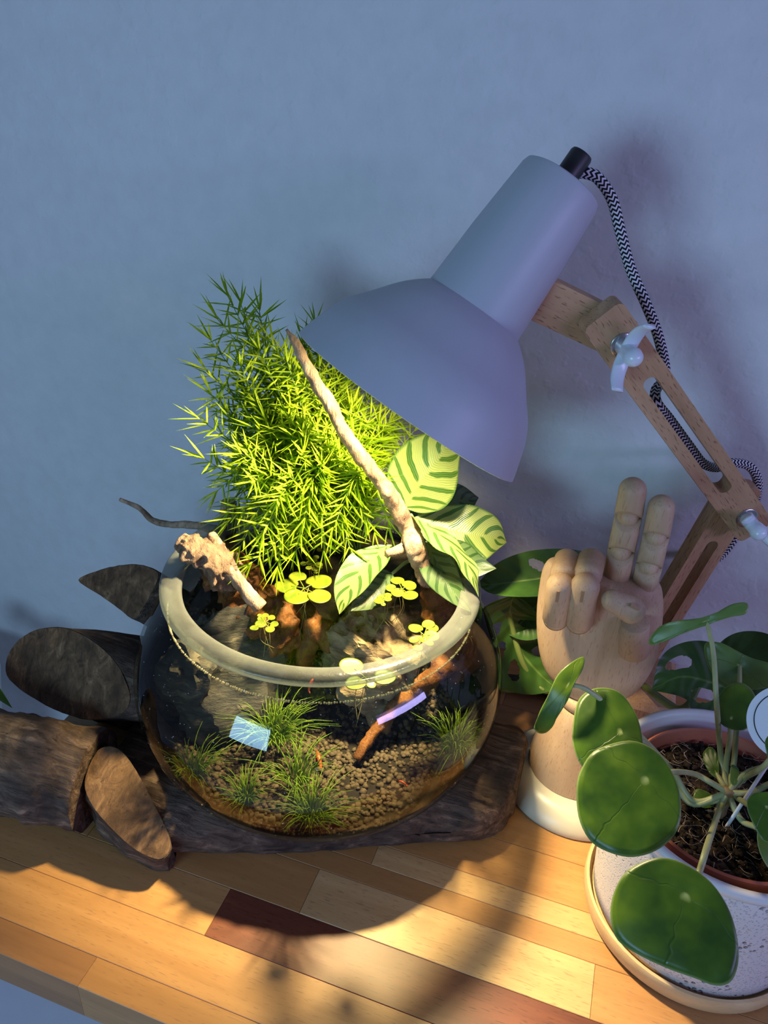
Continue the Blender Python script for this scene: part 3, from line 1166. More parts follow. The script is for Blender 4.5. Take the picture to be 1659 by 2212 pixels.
build('twig', tube([at(259, 1079, y=ty), at(300, 1097, y=ty), at(330, 1124, y=ty), at(370, 1133, y=ty), at(415, 1134, y=ty), at(450, 1140, y=ty), at(475, 1152, y=ty), at(485, 1200, y=ty)], [0.0016, 0.0026, 0.0030, 0.0032, 0.0038, 0.0042, 0.0040, 0.005], n=12, seg=56, wob=0.2, wf=110, seed=4), m_dry, root)
build('post', tube([at(494, 1085, y=0.56), at(492, 1130, y=0.56), at(488, 1190, y=0.56), at(486, 1235, y=0.56)], [0.0075, 0.0080, 0.0085, 0.010], n=16, seg=30, wob=0.12, wf=60, seed=5), m_dry, root)

br = thing('driftwood_branch', 'long pale driftwood branch slanting up from the water past the lamp shade', 'driftwood', (P(935, 1270, .2).x, P(935, 1270, .2).y, 0.10))
B0 = P(935, 1272, .205)
bd = (B0 - CAM).length
bp = [at(619, 712, d=0.600), at(640, 745, d=0.604), at(678, 818, d=0.614), at(712, 872, d=0.622), at(745, 935, d=0.632), at(783, 990, d=0.642), at(822, 1040, d=0.655), at(858, 1095, d=0.668), at(884, 1145, d=0.680), at(897, 1180, d=bd - 0.02), at(912, 1225, d=bd - 0.01), at(932, 1268, d=bd)]
build('stem', tube(bp, [0.0012, 0.0036, 0.0050, 0.0054, 0.0056, 0.0062, 0.0064, 0.0074, 0.0088, 0.0092, 0.0086, 0.0090], n=18, seg=150, wob=0.26, wf=110, seed=12), m_dry, br)
build('side_twig', tube([at(886, 1160, d=0.684), at(876, 1180, d=0.680), at(856, 1190, d=0.676), at(834, 1196, d=0.672)], [0.0070, 0.0056, 0.0046, 0.0034], n=14, seg=26, wob=0.14, wf=80, seed=13), m_dry, br)
build('wet_root', cin(tube([P(930, 1262, .210), P(945, 1310, .19), P(965, 1360, .172), P(985, 1400, .155), P(1010, 1450, .13)], [0.010, 0.016, 0.019, 0.020, 0.014], n=20, seg=44, wob=0.42, wf=55, seed=14)), m_wet, br, label='orange brown foot under water')
build('wet_root', cin(tube([P(985, 1405, .155), P(945, 1452, .150), P(885, 1495, .130), P(825, 1560, .105), P(768, 1640, .084)], [0.014, 0.009, 0.006, 0.0055, 0.003], n=18, seg=60, wob=0.5, wf=75, seed=15)), m_wet, br)

# ================================================================== LEAF SHAPES
def leaf_strip(mid, width, nhint, nu=22, nv=10, cup=0.25, wave=0.0, shape=0.9, tipk=1.35, seed=0, fold=0.0, twist=0.0, asym=0.0):
    """leaf along a midrib; uv.x runs base to tip, uv.y across"""
    path = smooth_path(mid, nu)
    vs, us, fs = [], [], []
    for i, p in enumerate(path):
        t = i / nu
        tan = (path[min(i + 1, nu)] - path[max(i - 1, 0)]).normalized()
        nh = V(nhint)
        nh = Matrix.Rotation(twist * (t - 0.3), 3, tan) @ nh
        n = (nh - tan * nh.dot(tan)).normalized()
        s = tan.cross(n)
        w = width * 0.5 * (max(0, math.sin(PI * min(1, t ** shape * 0.985 + 0.012))) ** (0.62 if t < .5 else 0.78 * tipk))
        for j in range(nv + 1):
            v = -1 + 2 * j / nv
            wv = w * (1 + asym * v)
            lift = cup * w * v * v - fold * w * abs(v) + wave * w * math.sin(t * 17 + seed + (2.0 if v > 0 else 0)) * v * v
            vs.append(p + s * (wv * v) + n * lift)
            us.append((t, j / nv))
    for i in range(nu):
        for j in range(nv):
            a = i * (nv + 1) + j
            fs.append((a, a + 1, a + nv + 2, a + nv + 1))
    return vs, fs, us


# calathea leaf: pale green with dark stripes along the side veins
def calathea_mat(name, light, dark, under):
    m_, nt, out = newmat(name)
    uv = nt.nodes.new('ShaderNodeUVMap')
    sp = nt.nodes.new('ShaderNodeSeparateXYZ')
    nt.links.new(uv.outputs[0], sp.inputs[0])
    av = math_(nt, 'ABSOLUTE', math_(nt, 'SUBTRACT', math_(nt, 'MULTIPLY', sp.outputs[1], 2.0), 1.0))
    co = coords(nt)
    wob_ = math_(nt, 'MULTIPLY', nz(nt, co, 60, 2), 0.06)
    # veins leave the midrib and sweep towards the tip
    ph = math_(nt, 'SUBTRACT', sp.outputs[0], math_(nt, 'MULTIPLY', math_(nt, 'POWER', av, 1.25), 0.24))
    ph = math_(nt, 'ADD', ph, wob_)
    side = math_(nt, 'MULTIPLY', math_(nt, 'GREATER_THAN', sp.outputs[1], 0.5), 0.45)
    s = math_(nt, 'SINE', math_(nt, 'ADD', math_(nt, 'MULTIPLY', ph, 2 * PI * 6.0), math_(nt, 'MULTIPLY', side, 3.0)))
    wdt = math_(nt, 'ADD', math_(nt, 'MULTIPLY', math_(nt, 'SUBTRACT', av, 0.5), math_(nt, 'SUBTRACT', 0.5, av)), 0.10)   # stripes fat in mid blade
    st_ = ramp(nt, math_(nt, 'ADD', math_(nt, 'MULTIPLY', s, 0.5), math_(nt, 'MULTIPLY', wdt, 1.2)), [(0.22, (0, 0, 0)), (0.36, (1, 1, 1))])
    edge_ = ramp(nt, av, [(0.90, (0, 0, 0)), (0.99, (1, 1, 1))])
    fac = math_(nt, 'MAXIMUM', st_, edge_)
    fac = math_(nt, 'MULTIPLY', fac, ramp(nt, av, [(0.03, (0, 0, 0)), (0.09, (1, 1, 1))]))
    fine = math_(nt, 'SINE', math_(nt, 'MULTIPLY', ph, 2 * PI * 45))
    c = mixc(nt, light, dark, fac)
    c = mixc(nt, c, tuple(x * 0.8 for x in light), math_(nt, 'MULTIPLY', math_(nt, 'GREATER_THAN', fine, 0.75), 0.35))
    geo = nt.nodes.new('ShaderNodeNewGeometry')
    c2 = mixc(nt, c, under, math_(nt, 'MULTIPLY', geo.outputs['Backfacing'], 0.55))
    hgt = math_(nt, 'ADD', math_(nt, 'MULTIPLY', fine, 0.5), math_(nt, 'MULTIPLY', s, 0.8))
    principled(nt, out, c2, 0.33, bump(nt, hgt, 0.25, 0.0008), 0.45, trans=(0.22, c2))
    return m_


m_cal = calathea_mat('calathea_leaf', (0.20, 0.26, 0.075), (0.028, 0.085, 0.012), (0.15, 0.19, 0.08))
m_cal_d = calathea_mat('calathea_leaf_shaded_under', (0.055, 0.095, 0.035), (0.014, 0.040, 0.010), (0.05, 0.065, 0.04))  # darker copy: shade put into the leaf colour, also used for the underside
m_stalk = plain('leaf_stalk', (0.22, 0.30, 0.10), 0.5)
base_c = P(905, 1235, .205) + V((0, 0.01, -0.012))
cal = thing('calathea_plant', 'calathea with striped pale green leaves growing at the right back of the bowl', 'plant', base_c)
camdir = lambda p: (CAM - p).normalized()


def cal_leaf(pts, width, nrm_h=(0, 0, 0), mat=None, stalk=True, label=None, **kw):
    mid = [at(x, y, d=d) for x, y, d in pts]
    nh = camdir(mid[1]) + V(nrm_h)
    lf = build('leaf', leaf_strip(mid, width, nh, **kw), mat or m_cal, cal, label=label)
    if stalk:
        b = mid[0]
        build('stalk', tube([base_c, base_c.lerp(b, 0.5) + V((0, 0.01, 0.01)), b + (b - mid[1]) * 0.02], [0.0022, 0.0018, 0.0014], n=8, seg=14), m_stalk, cal)
    return lf


cal_leaf([(875, 1095, .700), (905, 1045, .690), (950, 985, .675), (1002, 925, .655)], 0.066, (0.0, 0.0, 0.45), cup=0.12, shape=0.85, nu=30, nv=14, label='large bright leaf under the shade')
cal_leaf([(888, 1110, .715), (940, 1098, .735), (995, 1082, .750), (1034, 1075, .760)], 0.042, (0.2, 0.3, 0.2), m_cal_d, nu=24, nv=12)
cal_leaf([(900, 1118, .700), (945, 1135, .700), (1010, 1152, .700), (1060, 1160, .705), (1094, 1172, .712)], 0.052, (0.1, 0.1, 0.25), cup=0.1, nu=30, nv=14, wave=0.07, shape=1.15)
cal_leaf([(888, 1112, .690), (915, 1130, .672), (960, 1165, .655), (1000, 1205, .642), (1022, 1245, .634), (1034, 1290, .630)], 0.026, (0.95, 0.2, 0.1), fold=0.35, wave=0.22, nu=34, nv=12, seed=2, label='narrow folded leaf drooping over the rim')
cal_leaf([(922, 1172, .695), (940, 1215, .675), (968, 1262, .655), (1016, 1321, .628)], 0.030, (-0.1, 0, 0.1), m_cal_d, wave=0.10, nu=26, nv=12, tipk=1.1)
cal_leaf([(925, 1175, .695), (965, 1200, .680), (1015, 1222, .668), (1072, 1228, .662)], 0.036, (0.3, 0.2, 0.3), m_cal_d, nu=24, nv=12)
cal_leaf([(836, 1180, .690), (808, 1205, .676), (775, 1240, .664), (748, 1285, .658), (733, 1327, .655)], 0.036, (-0.55, -0.1, 0.35), cup=0.2, nu=30, nv=14, wave=0.05, label='bright striped leaf hanging over the floating plants')
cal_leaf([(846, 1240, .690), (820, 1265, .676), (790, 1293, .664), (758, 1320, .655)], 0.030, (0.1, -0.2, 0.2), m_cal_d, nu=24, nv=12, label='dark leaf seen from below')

# ================================================================== ASPARAGUS FERN
m_needle, nt, out = newmat('fern_needle')
oi = nt.nodes.new('ShaderNodeTexCoord')
f = nz(nt, coords(nt), 55, 2)
c = ramp(nt, f, [(0.3, (0.25, 0.40, 0.020)), (0.5, (0.40, 0.56, 0.028)), (0.7, (0.55, 0.68, 0.05))])
principled(nt, out, c, 0.45, None, 0.4, trans=(0.45, (0.55, 0.72, 0.05)))
m_fstem = plain('fern_stem', (0.14, 0.22, 0.05), 0.6)
fern_base = P(680, 1165, .20)
fern_base = V((-0.235, 0.60, 0.185))
fern = thing('asparagus_fern', 'bushy bright green asparagus fern growing from the bowl under the lamp', 'plant', fern_base)
tips = []
rf = random.Random(21)
# plume tips as the photograph shows them: pixel and distance
hand_t = [(492, 640, .70), (520, 655, .70), (470, 690, .70), (560, 670, .705), (455, 735, .70), (445, 800, .70), (430, 905, .685), (440, 990, .69), (455, 850, .69),
          (560, 755, .655), (590, 745, .66), (620, 780, .655), (520, 790, .67), (680, 700, .71), (655, 740, .70), (690, 790, .665), (720, 790, .68), (745, 830, .685), (760, 880, .67),
          (830, 860, .72), (870, 890, .72), (895, 930, .715), (905, 985, .72), (890, 1040, .72), (860, 900, .70), (800, 900, .68),
          (470, 1060, .69), (500, 1120, .68), (520, 1180, .67), (545, 1215, .665), (600, 1225, .665), (570, 1150, .655), (640, 1190, .67), (700, 1190, .68), (760, 1200, .68), (810, 1150, .69), (840, 1130, .69), (790, 1120, .68),
          (720, 1140, .665), (660, 1120, .655), (600, 1080, .645), (550, 1040, .65), (520, 980, .66)]
for _ in range(110):
    a, q = rf.uniform(0, 2 * PI), math.sqrt(rf.random())
    x = 655 + 195 * q * math.cos(a) - 20 * math.sin(a) * q
    y = 965 + 215 * q * math.sin(a)
    e = q * q
    hand_t.append((x, y, 0.645 + 0.055 * e + rf.uniform(0, 0.03)))
# needles: one base shape, 5 long narrow triangular faces
nd_v = [V((-0.035, 0, 0)), V((0.035, 0, 0)), V((0, 0.03, 0)), V((-0.052, 0.004, 0.5)), V((0.052, 0.004, 0.5)), V((0, 0.042, 0.5)), V((0, 0.02, 1.0))]
nd_f = [(0, 1, 4, 3), (1, 2, 5, 4), (2, 0, 3, 5), (3, 4, 6), (4, 5, 6), (5, 3, 6)]
needles = []
for k, (x, y, d) in enumerate(hand_t):
    tip = at(x, y, d=d)
    tip.y = min(tip.y, WALL_Y - 0.03)
    drop = y > 1040
    b = fern_base + V((rf.uniform(-.035, .035), rf.uniform(-.012, .012), 0))
    up = V((0, 0, rf.uniform(0.02, 0.06)))
    mid = b.lerp(tip, 0.55) + up * (1.5 if drop else 0.6) + V((rf.uniform(-.012, .012), 0, 0))
    pts = [b, b.lerp(mid, 0.5) + V((0, 0, 0.015)), mid, tip]
    g = tube(pts, [0.0010, 0.0008, 0.0006, 0.0003], n=5, seg=16)
    build('stem', g, m_fstem, fern, smooth=True)
    path = smooth_path(pts, 40)
    L = sum((path[i + 1] - path[i]).length for i in range(40))
    nw = int(L / 0.0068)
    for w_ in range(int(nw * (0.34 if not drop else 0.42)), nw + 1):
        t = w_ / nw
        i = min(39, int(t * 40))
        p = path[i].lerp(path[i + 1], t * 40 - i)
        tan = (path[i + 1] - path[i]).normalized()
        fm = frame(tan, V((rf.uniform(-1, 1), rf.uniform(-1, 1), rf.uniform(-1, 1))))
        cnt = rf.choice((3, 4, 4, 5))
        for q in range(cnt):
            a = 2 * PI * q / cnt + rf.uniform(-.5, .5)
            spread = rf.uniform(0.75, 1.25) if w_ < nw else rf.uniform(0.25, 0.6)
            dr = fm @ V((math.cos(a) * math.sin(spread), math.sin(a) * math.sin(spread), math.cos(spread)))
            dr.z -= 0.10
            ln = rf.uniform(0.017, 0.031)
            needles.append((p, dr.normalized(), ln, rf.uniform(1.1, 1.75)))


def nd_matrix(nd):
    p, dr, ln, wd = nd
    R_ = frame(dr, V((0.3, -1, 0.4)))
    S = Matrix.Diagonal((0.0220 * wd, 0.0220 * wd, ln))
    M = (R_ @ S).to_4x4()
    M.translation = p
    return M


needles = [n_ for n_ in needles if n_[0].y < WALL_Y - 0.022 and n_[0].z > WZ]
needles.sort(key=lambda n_: ((n_[0] + n_[1] * n_[2] * 0.5) - CAM).length - n_[2])
nme = bpy.data.meshes.new('needle')
nme.from_pydata(nd_v, [], nd_f)
nme.materials.append(m_needle)
for nd in needles[:300]:
    o = bpy.data.objects.new('needle', nme)
    scene.collection.objects.link(o)
    o.parent = fern
    M = nd_matrix(nd)
    M.translation = M.translation - fern_base
    o.matrix_local = M
geos = []
for nd in needles[300:]:
    M = nd_matrix(nd)
    geos.append(([M @ v for v in nd_v], nd_f))
o = build('needle_mass', join(*geos), m_needle, fern, smooth=False)
o['kind'] = 'stuff'

# ================================================================== FLOATING PLANTS
m_float, nt, out = newmat('frogbit_leaf')
co = coords(nt)
f = nz(nt, co, 90, 3)
f2 = nz(nt, co, 260, 2)
c = ramp(nt, f, [(0.35, (0.075, 0.115, 0.006)), (0.55, (0.13, 0.16, 0.008)), (0.8, (0.18, 0.17, 0.018))])
c = mixc(nt, c, (0.26, 0.13, 0.02), ramp(nt, f2, [(0.68, (0, 0, 0)), (0.78, (0.8, 0.8, 0.8))]))
principled(nt, out, c, 0.4, None, 0.4, trans=(0.15, (0.35, 0.40, 0.03)))
m_root = plain('hair_root', (0.20, 0.17, 0.06), 0.7)


def float_cluster(label, leaves, hair=True, lift=0.0012):
    pts = [at(x, y, z=WZ + lift) for x, y, r in leaves]
    big = sum(r for _, _, r in leaves)
    c = sum((p * l[2] for p, l in zip(pts, leaves)), V()) / big
    t = thing('floating_plant', label, 'floating plant', (c.x, c.y, WZ), 'floating plants on the water')
    rk = random.Random(int(leaves[0][0]))
    for p, (x, y, r) in zip(pts, leaves):
        R_ = r * (p - CAM).length / F
        d = (c - p)
        a0 = math.atan2(d.y, d.x)
        tl = V((rk.uniform(-.10, .10), rk.uniform(-.10, .10), 0))
        vs, fs = [p + V((0, 0, 0.0004))], []
        n = 22
        for k, f_ in enumerate((0.5, 0.85, 1.0)):
            for j in range(n):
                a = 2 * PI * j / n
                rr = R_ * f_ * (1 - 0.24 * math.exp(-((math.atan2(math.sin(a - a0), math.cos(a - a0))) / 0.28) ** 2) * (f_ > .4)) * (1.0 + 0.03 * math.sin(3 * a + x))
                z = 0.0006 * f_ * f_ + (tl.x * math.cos(a) + tl.y * math.sin(a)) * rr
                vs.append(p + V((rr * math.cos(a), rr * math.sin(a), max(z, -0.0008))))
        for j in range(n):
            fs.append((0, 1 + j, 1 + (j + 1) % n))
            for k in range(2):
                a, b = 1 + k * n + j, 1 + k * n + (j + 1) % n
                fs.append((a, a + n, b + n, b))
        lf = build('leaf', (vs, fs), m_float, t)
        so = lf.modifiers.new('thick', 'SOLIDIFY')
        so.thickness = 0.0006
        e = p.lerp(c, 0.62)
        build('stalk', tube([c + V((0, 0, -0.0008)), e.lerp(c, .4) + V((0, 0, 0.0)), p.lerp(c, 0.25) + V((0, 0, 0.0002))], 0.0005, n=5, seg=5), m_float, t)
    if hair:
        gs_ = []
        for k in range(4):
            q = c + V((rk.uniform(-.004, .004), rk.uniform(-.004, .004), -0.001))
            L = rk.uniform(0.02, 0.045)
            gs_.append(cin(tube([q, q + V((rk.uniform(-.006, .006), rk.uniform(-.006, .006), -L * .5)), q + V((rk.uniform(-.012, .012), rk.uniform(-.012, .012), -L))], [0.0003, 0.0002], n=4, seg=8)))
        build('root', join(*gs_), m_root, t)
    return t


float_cluster('largest floating plant, five big yellow green leaves left of the striped leaf', [(643, 1246, 19), (620, 1266, 26), (689, 1257, 28), (641, 1289, 28), (690, 1288, 25)])
float_cluster('floating plant of five medium leaves between hanging striped leaf and branch', [(859, 1255, 15), (884, 1265, 16), (845, 1271, 12), (859, 1281, 14), (885, 1286, 18)])
float_cluster('tiny floating plant just in front of the dark underside leaf', [(822, 1290, 8), (838, 1286, 8), (837, 1294, 9), (819, 1299, 11), (828, 1306, 5)])
float_cluster('small floating rosette beside the foot of the thin left twig', [(573, 1330, 7), (586, 1335, 8), (564, 1338, 8), (563, 1348, 12), (592, 1349, 9), (549, 1357, 9), (583, 1360, 10), (561, 1330, 5)])
float_cluster('floating plant of round yellow leaves touching the right front of the rim', [(898, 1358, 16), (925, 1349, 14), (934, 1357, 14), (932, 1374, 17), (894, 1383, 10.5), (915, 1384, 8), (907, 1378, 5), (928, 1390, 9), (902, 1400, 11)])
float_cluster('small many leaved floating rosette at the back below the fern', [(668, 1207, 7), (683, 1204, 6), (655, 1218, 7), (669, 1216, 8), (688, 1220, 9), (667, 1227, 7), (680, 1230, 7), (690, 1227, 6), (678, 1211, 7), (682, 1237, 4)])
float_cluster('floating plant half seen through the front rim of the bowl', [(759, 1440, 26), (768, 1476, 22), (830, 1463, 24), (802, 1480, 10)])
float_cluster('two leaved floating sprig against the hanging striped leaf', [(771, 1289, 8), (780, 1280, 7)], hair=False)
float_cluster('yellowed floating leaves by the branch at the right end of the bowl', [(948, 1275, 6), (993, 1277, 9), (985, 1270, 5)])
float_cluster('dim floating plant in the shade of the fern at the back', [(686, 1180, 6), (703, 1190, 9), (696, 1176, 6), (690, 1188, 6)], hair=False)

# ================================================================== WATER GRASS
m_grass, nt, out = newmat('hair_grass')
f = nz(nt, coords(nt), 120, 2)
c = ramp(nt, f, [(0.35, (0.09, 0.18, 0.012)), (0.6, (0.22, 0.35, 0.02)), (0.8, (0.36, 0.42, 0.05))])
principled(nt, out, c, 0.5, None, 0.3, trans=(0.3, (0.25, 0.36, 0.04)))


def grass(label, px, py, z, spread, height, n, seed, lean=(0, 0)):
    rg = random.Random(seed)
    p0 = at(px, py, z=z)
    p0 = clamp_in(p0, 0.006)
    p0.z = max(p0.z - 0.0, soil_h(p0.x, p0.y) - 0.001)
    gs_ = []
    for k in range(n):
        a, q = rg.uniform(0, 2 * PI), math.sqrt(rg.random())
        b = p0 + V((math.cos(a) * q * spread * 0.35, math.sin(a) * q * spread * 0.35, -0.003))
        h = height * rg.uniform(0.55, 1.15)
        o_ = V((math.cos(a) * spread * q + lean[0], math.sin(a) * spread * q + lean[1], 0)) * rg.uniform(0.6, 1.3)
        o2 = V((rg.uniform(-1, 1), rg.uniform(-1, 1), 0)) * spread * 0.35
        pts = [b, b + o_ * 0.25 + V((0, 0, h * 0.5)), b + o_ * 0.7 + V((0, 0, h * 0.88)) + o2 * 0.4, b + o_ * 1.25 + V((0, 0, h * rg.uniform(0.8, 1.05))) + o2]
        gs_.append(cin(tube(pts, [0.00042, 0.00040, 0.00032, 0.0001], n=4, seg=8, cap=False), 0.0015))
    o = build('water_grass', join(*gs_), m_grass, None)
    tag(o, label, 'water grass', 'grass tufts in the bowl')
    return o


grass('grass tuft at the foot of the slate stone by the left glass', 415, 1672, .083, 0.020, 0.026, 110, 1)
grass('short dense grass tuft second from the left on the front soil', 530, 1728, .080, 0.015, 0.022, 110, 2, (-.002, 0))
grass('widest spreading grass tuft at the front middle of the bowl', 672, 1762, .080, 0.024, 0.026, 150, 3, (.002, 0))
grass('dim thin grass tuft behind the widest tuft', 640, 1680, .084, 0.026, 0.026, 80, 4)
grass('large grass tuft under the water line right of the slate stone', 590, 1590, .090, 0.030, 0.032, 190, 5)
grass('olive grass tuft by the right glass below the mossy stone', 985, 1622, .092, 0.026, 0.034, 160, 6, (.004, 0))
grass('sparse grass at the back seen through the water surface', 640, 1425, .12, 0.022, 0.022, 60, 7)

# ================================================================== SHRIMPS
m_shr = plain('red_shrimp', (0.55, 0.07, 0.02), 0.4, 0.5, var=0.3, vscale=300)
m_shr_w = plain('red_white_shrimp', (0.50, 0.05, 0.03), 0.4, 0.5, var=0.6, vscale=500)


def shrimp(label, p, dr, L, mat):
    dr = V(dr).normalized()
    side = dr.cross(V((0, 0, 1))).normalized()
    up = side.cross(dr)
    p = clamp_in(p, 0.004)
    t = thing('shrimp', label, 'shrimp', p, 'shrimps in the bowl')
    q = lambda a, b, c_=0.0: p + dr * (a * L) + up * (b * L) + side * (c_ * L)
    build('body', tube([q(.46, .02), q(.34, .06), q(.15, .09), q(-.08, .09), q(-.28, .05), q(-.42, -.02)], [L * .02, L * .075, L * .10, L * .085, L * .06, L * .035], n=10, seg=24, flat=1.15), mat, t)
    tail = []
    for s in (-.08, 0, .08):
        tail.append(tube([q(-.41, -.02), q(-.50, -.05, s), q(-.56, -.07, s * 1.3)], [L * .02, L * .03, L * .008], n=6, seg=6, flat=0.4))
    build('tail_fan', join(*tail), mat, t)
    legs = []
    for k in range(5):
        a = .26 - k * .08
        for s in (-1, 1):
            legs.append(tube([q(a, .0, s * .05), q(a + .02, -.09, s * .12), q(a + .05, -.15, s * .10)], [L * .010, L * .006], n=4, seg=5))
    build('legs', join(*legs), mat, t)
    ant = []
    for s in (-1, 1):
        ant.append(tube([q(.44, .04, s * .03), q(.62, .10, s * .10), q(.80, .08, s * .22)], [L * .006, L * .003], n=4, seg=6))
    build('antennae', join(*ant), mat, t)


sp = at(690, 1622, z=.088)
sp.z = soil_h(sp.x, sp.y) + 0.003
shrimp('plain red shrimp on the soil in the middle of the bowl', sp, (-0.55, 0.75, 0.35), 0.021, m_shr)
sp = at(872, 1672, z=.095)
sp.z = soil_h(sp.x, sp.y) + 0.004
shrimp('smallest orange shrimp on the right front soil', sp, (-0.9, 0.2, 0.0), 0.008, m_shr)
shrimp('red and white shrimp swimming under the front rim', at(672, 1480, z=.170), (0.2, 0.3, 0.9), 0.013, m_shr_w)

# ================================================================== WOODEN HAND
m_hw = wood('hand_beech', (0.38, 0.245, 0.145), (0.53, 0.37, 0.23), axis='Z', fleck=(0.30, 0.15, 0.07), fleck_amt=0.55, rough=0.55, rings=0.25)
m_hd = plain('joint_shadow_wood', (0.30, 0.17, 0.08), 0.6)  # shade inside the slots, put into a dark brown strip
m_cream = plain('cream_lacquer', (0.50, 0.46, 0.36), 0.35, 0.5, var=0.01)
HX, HY = 0.038, 0.578
hand = thing('wooden_hand', 'jointed beech hand on a cream base showing two raised fingers', 'wooden hand', (HX, HY, 0))
MH = Matrix.Translation((HX, HY, 0))
build('base', xf(lathe([(0, 0.0004), (0.0705, 0.0004), (0.0712, 0.0022), (0.0712, 0.0042), (0.0700, 0.0080), (0.0655, 0.0150), (0.0600, 0.0195), (0.0540, 0.0218), (0.0490, 0.0224), (0, 0.0224)], 72), MH), m_cream, hand, label='cream lacquered round base')


def hoff(z):
    return V((-0.004 - 0.016 * max(0, (z - 0.03)) / 0.21 * 1.0, 0, 0))


def loft(secs, n=48, sq=2.2):
    """secs: (z, cx, cy, hw, hd)"""
    vs, fs, us = [], [], []
    for i, (z, cx, cy, hw, hd) in enumerate(secs):
        for j in range(n):
            a = 2 * PI * j / n
            ca, sa = math.cos(a), math.sin(a)
            vs.append(V((HX + cx + hw * math.copysign(abs(ca) ** (2 / sq), ca), HY + cy + hd * math.copysign(abs(sa) ** (2 / sq), sa), z)))
            us.append((j / n, z))
    k = len(secs)
    for i in range(k - 1):
        for j in range(n):
            a, b = i * n + j, i * n + (j + 1) % n
            fs.append((a, b, b + n, a + n))
    fs.append(tuple(range(n))[::-1])
    fs.append(tuple((k - 1) * n + j for j in range(n)))
    return vs, fs, us


def sect(keys, n):
    """smooth the loft sections"""
    a = smooth_path([V((k[0], k[1], k[2])) for k in keys], n)
    b = smooth_path([V((k[3], k[4], 0)) for k in keys], n)
    return [(p.x, p.y, p.z, q.x, q.y) for p, q in zip(a, b)]


build('forearm', loft([(0.0226, -.0035, 0, .0445, .0445), (0.0230, -.0035, 0, .0452, .0452), (0.03, -.0038, 0, .0447, .0447), (0.06, -.005, 0, .0400, .0400), (0.09, -.0065, 0, .0345, .0345), (0.104, -.0072, 0, .0315, .0315), (0.1065, -.0073, 0, .0300, .0300)], 56, 2.0), m_hw, hand, sharp=50)
build('wrist_ring', loft([(0.1065, -.0073, 0, .0262, .0262), (0.109, -.0074, 0, .0282, .0282), (0.113, -.0076, 0, .0290, .0290), (0.117, -.0078, 0, .0282, .0282), (0.1195, -.008, 0, .0255, .0255)], 56, 2.0), m_hw, hand, sharp=60)
palm_k = [(0.1195, -.0080, 0, .0200, .0180), (0.1205, -.0081, 0, .0275, .0220), (0.126, -.0085, 0, .0345, .0235), (0.135, -.0090, 0, .0420, .0250), (0.150, -.0095, 0, .0480, .0258), (0.170, -.0108, 0, .0520, .0255),
          (0.195, -.0135, 0, .0532, .0242), (0.220, -.0160, 0, .0522, .0225), (0.236, -.0178, 0, .0500, .0205), (0.2445, -.0185, 0, .0465, .0170), (0.247, -.019, 0, .0410, .0115)]
build('palm', loft(sect(palm_k, 50), 64, 2.25), m_hw, hand, sharp=70)


def hp(x, y, f):
    return at(x, y, y=HY - f)


def segment(p0, p1, r0, r1, cut0=0.0, cut1=0.0, cap0='flat', cap1='flat', n=28, flat=1.0):
    """finger piece from p0 to p1; cut tips the end plane so the front is scooped open"""
    ax = p1 - p0
    L = ax.length
    M = frame(ax, camdir(p0)).to_4x4()       # local x looks at the viewer
    M.translation = p0
    prof = []
    if cap0 == 'round':
        for k in range(7):
            a = PI / 2 * k / 6
            prof.append((r0 * math.sin(a), r0 - r0 * math.cos(a)))
    else:
        prof += [(r0 * 0.0, 0.0), (r0 * 0.93, 0.0), (r0, r0 * 0.08)]
    if cap1 == 'round':
        for k in range(9):
            a = PI / 2 * k / 8
            prof.append((r1 * math.cos(a), L - r1 + r1 * math.sin(a)))
    else:
        prof += [(r1, L - r1 * 0.08), (r1 * 0.93, L), (0, L)]
    vs, fs, us = lathe(prof, n)
    out_ = []
    for v in vs:
        z = v.z
        if cut1 and z > L * 0.5 and cap1 == 'flat':
            k = v.x / r1
            z -= cut1 * r1 * max(0, k) * min(1, math.hypot(v.x, v.y) / r1 + 0.2)
        if cut0 and z < L * 0.5 and cap0 == 'flat':
            k = v.x / r0
            z += cut0 * r0 * max(0, k) * min(1, math.hypot(v.x, v.y) / r0 + 0.2)
        out_.append(M @ V((v.x * flat, v.y, z)))
    return out_, fs, us


def ball(c, r, sub=3):
    v, f = ico(sub)
    return [c + p * r for p in v], f


def straight_finger(pts, r, name='finger'):
    """pts: base, knuckle, knuckle, tip (world)"""
    ax = (pts[-1] - pts[0]).normalized()
    fg = build(name, segment(pts[0], pts[1] - ax * 0.0002, r, r, 0.8, 0.85), m_hw, hand, sharp=40)
    for i in (1, 2):
        build('joint_ball', ball(pts[i], r * 0.78), m_hw, fg)
        a = pts[i] + ax * 0.0004
        build('finger_segment', segment(a, pts[i + 1], r, r * 0.98, 0.85, 0.85 if i == 1 else 0, cap1='round' if i == 2 else 'flat'), m_hw, fg, sharp=40)
    build('joint_ball', ball(pts[0] - ax * (r * 0.15), r * 0.95), m_hw, fg)
    return fg


straight_finger([hp(1328, 1268, .002), hp(1342, 1190, .002), hp(1357, 1116, .002), hp(1371, 1033, .002)], 0.0110)
straight_finger([hp(1385, 1292, .002), hp(1402, 1222, .002), hp(1417, 1158, .002), hp(1433, 1071, .002)], 0.0106)


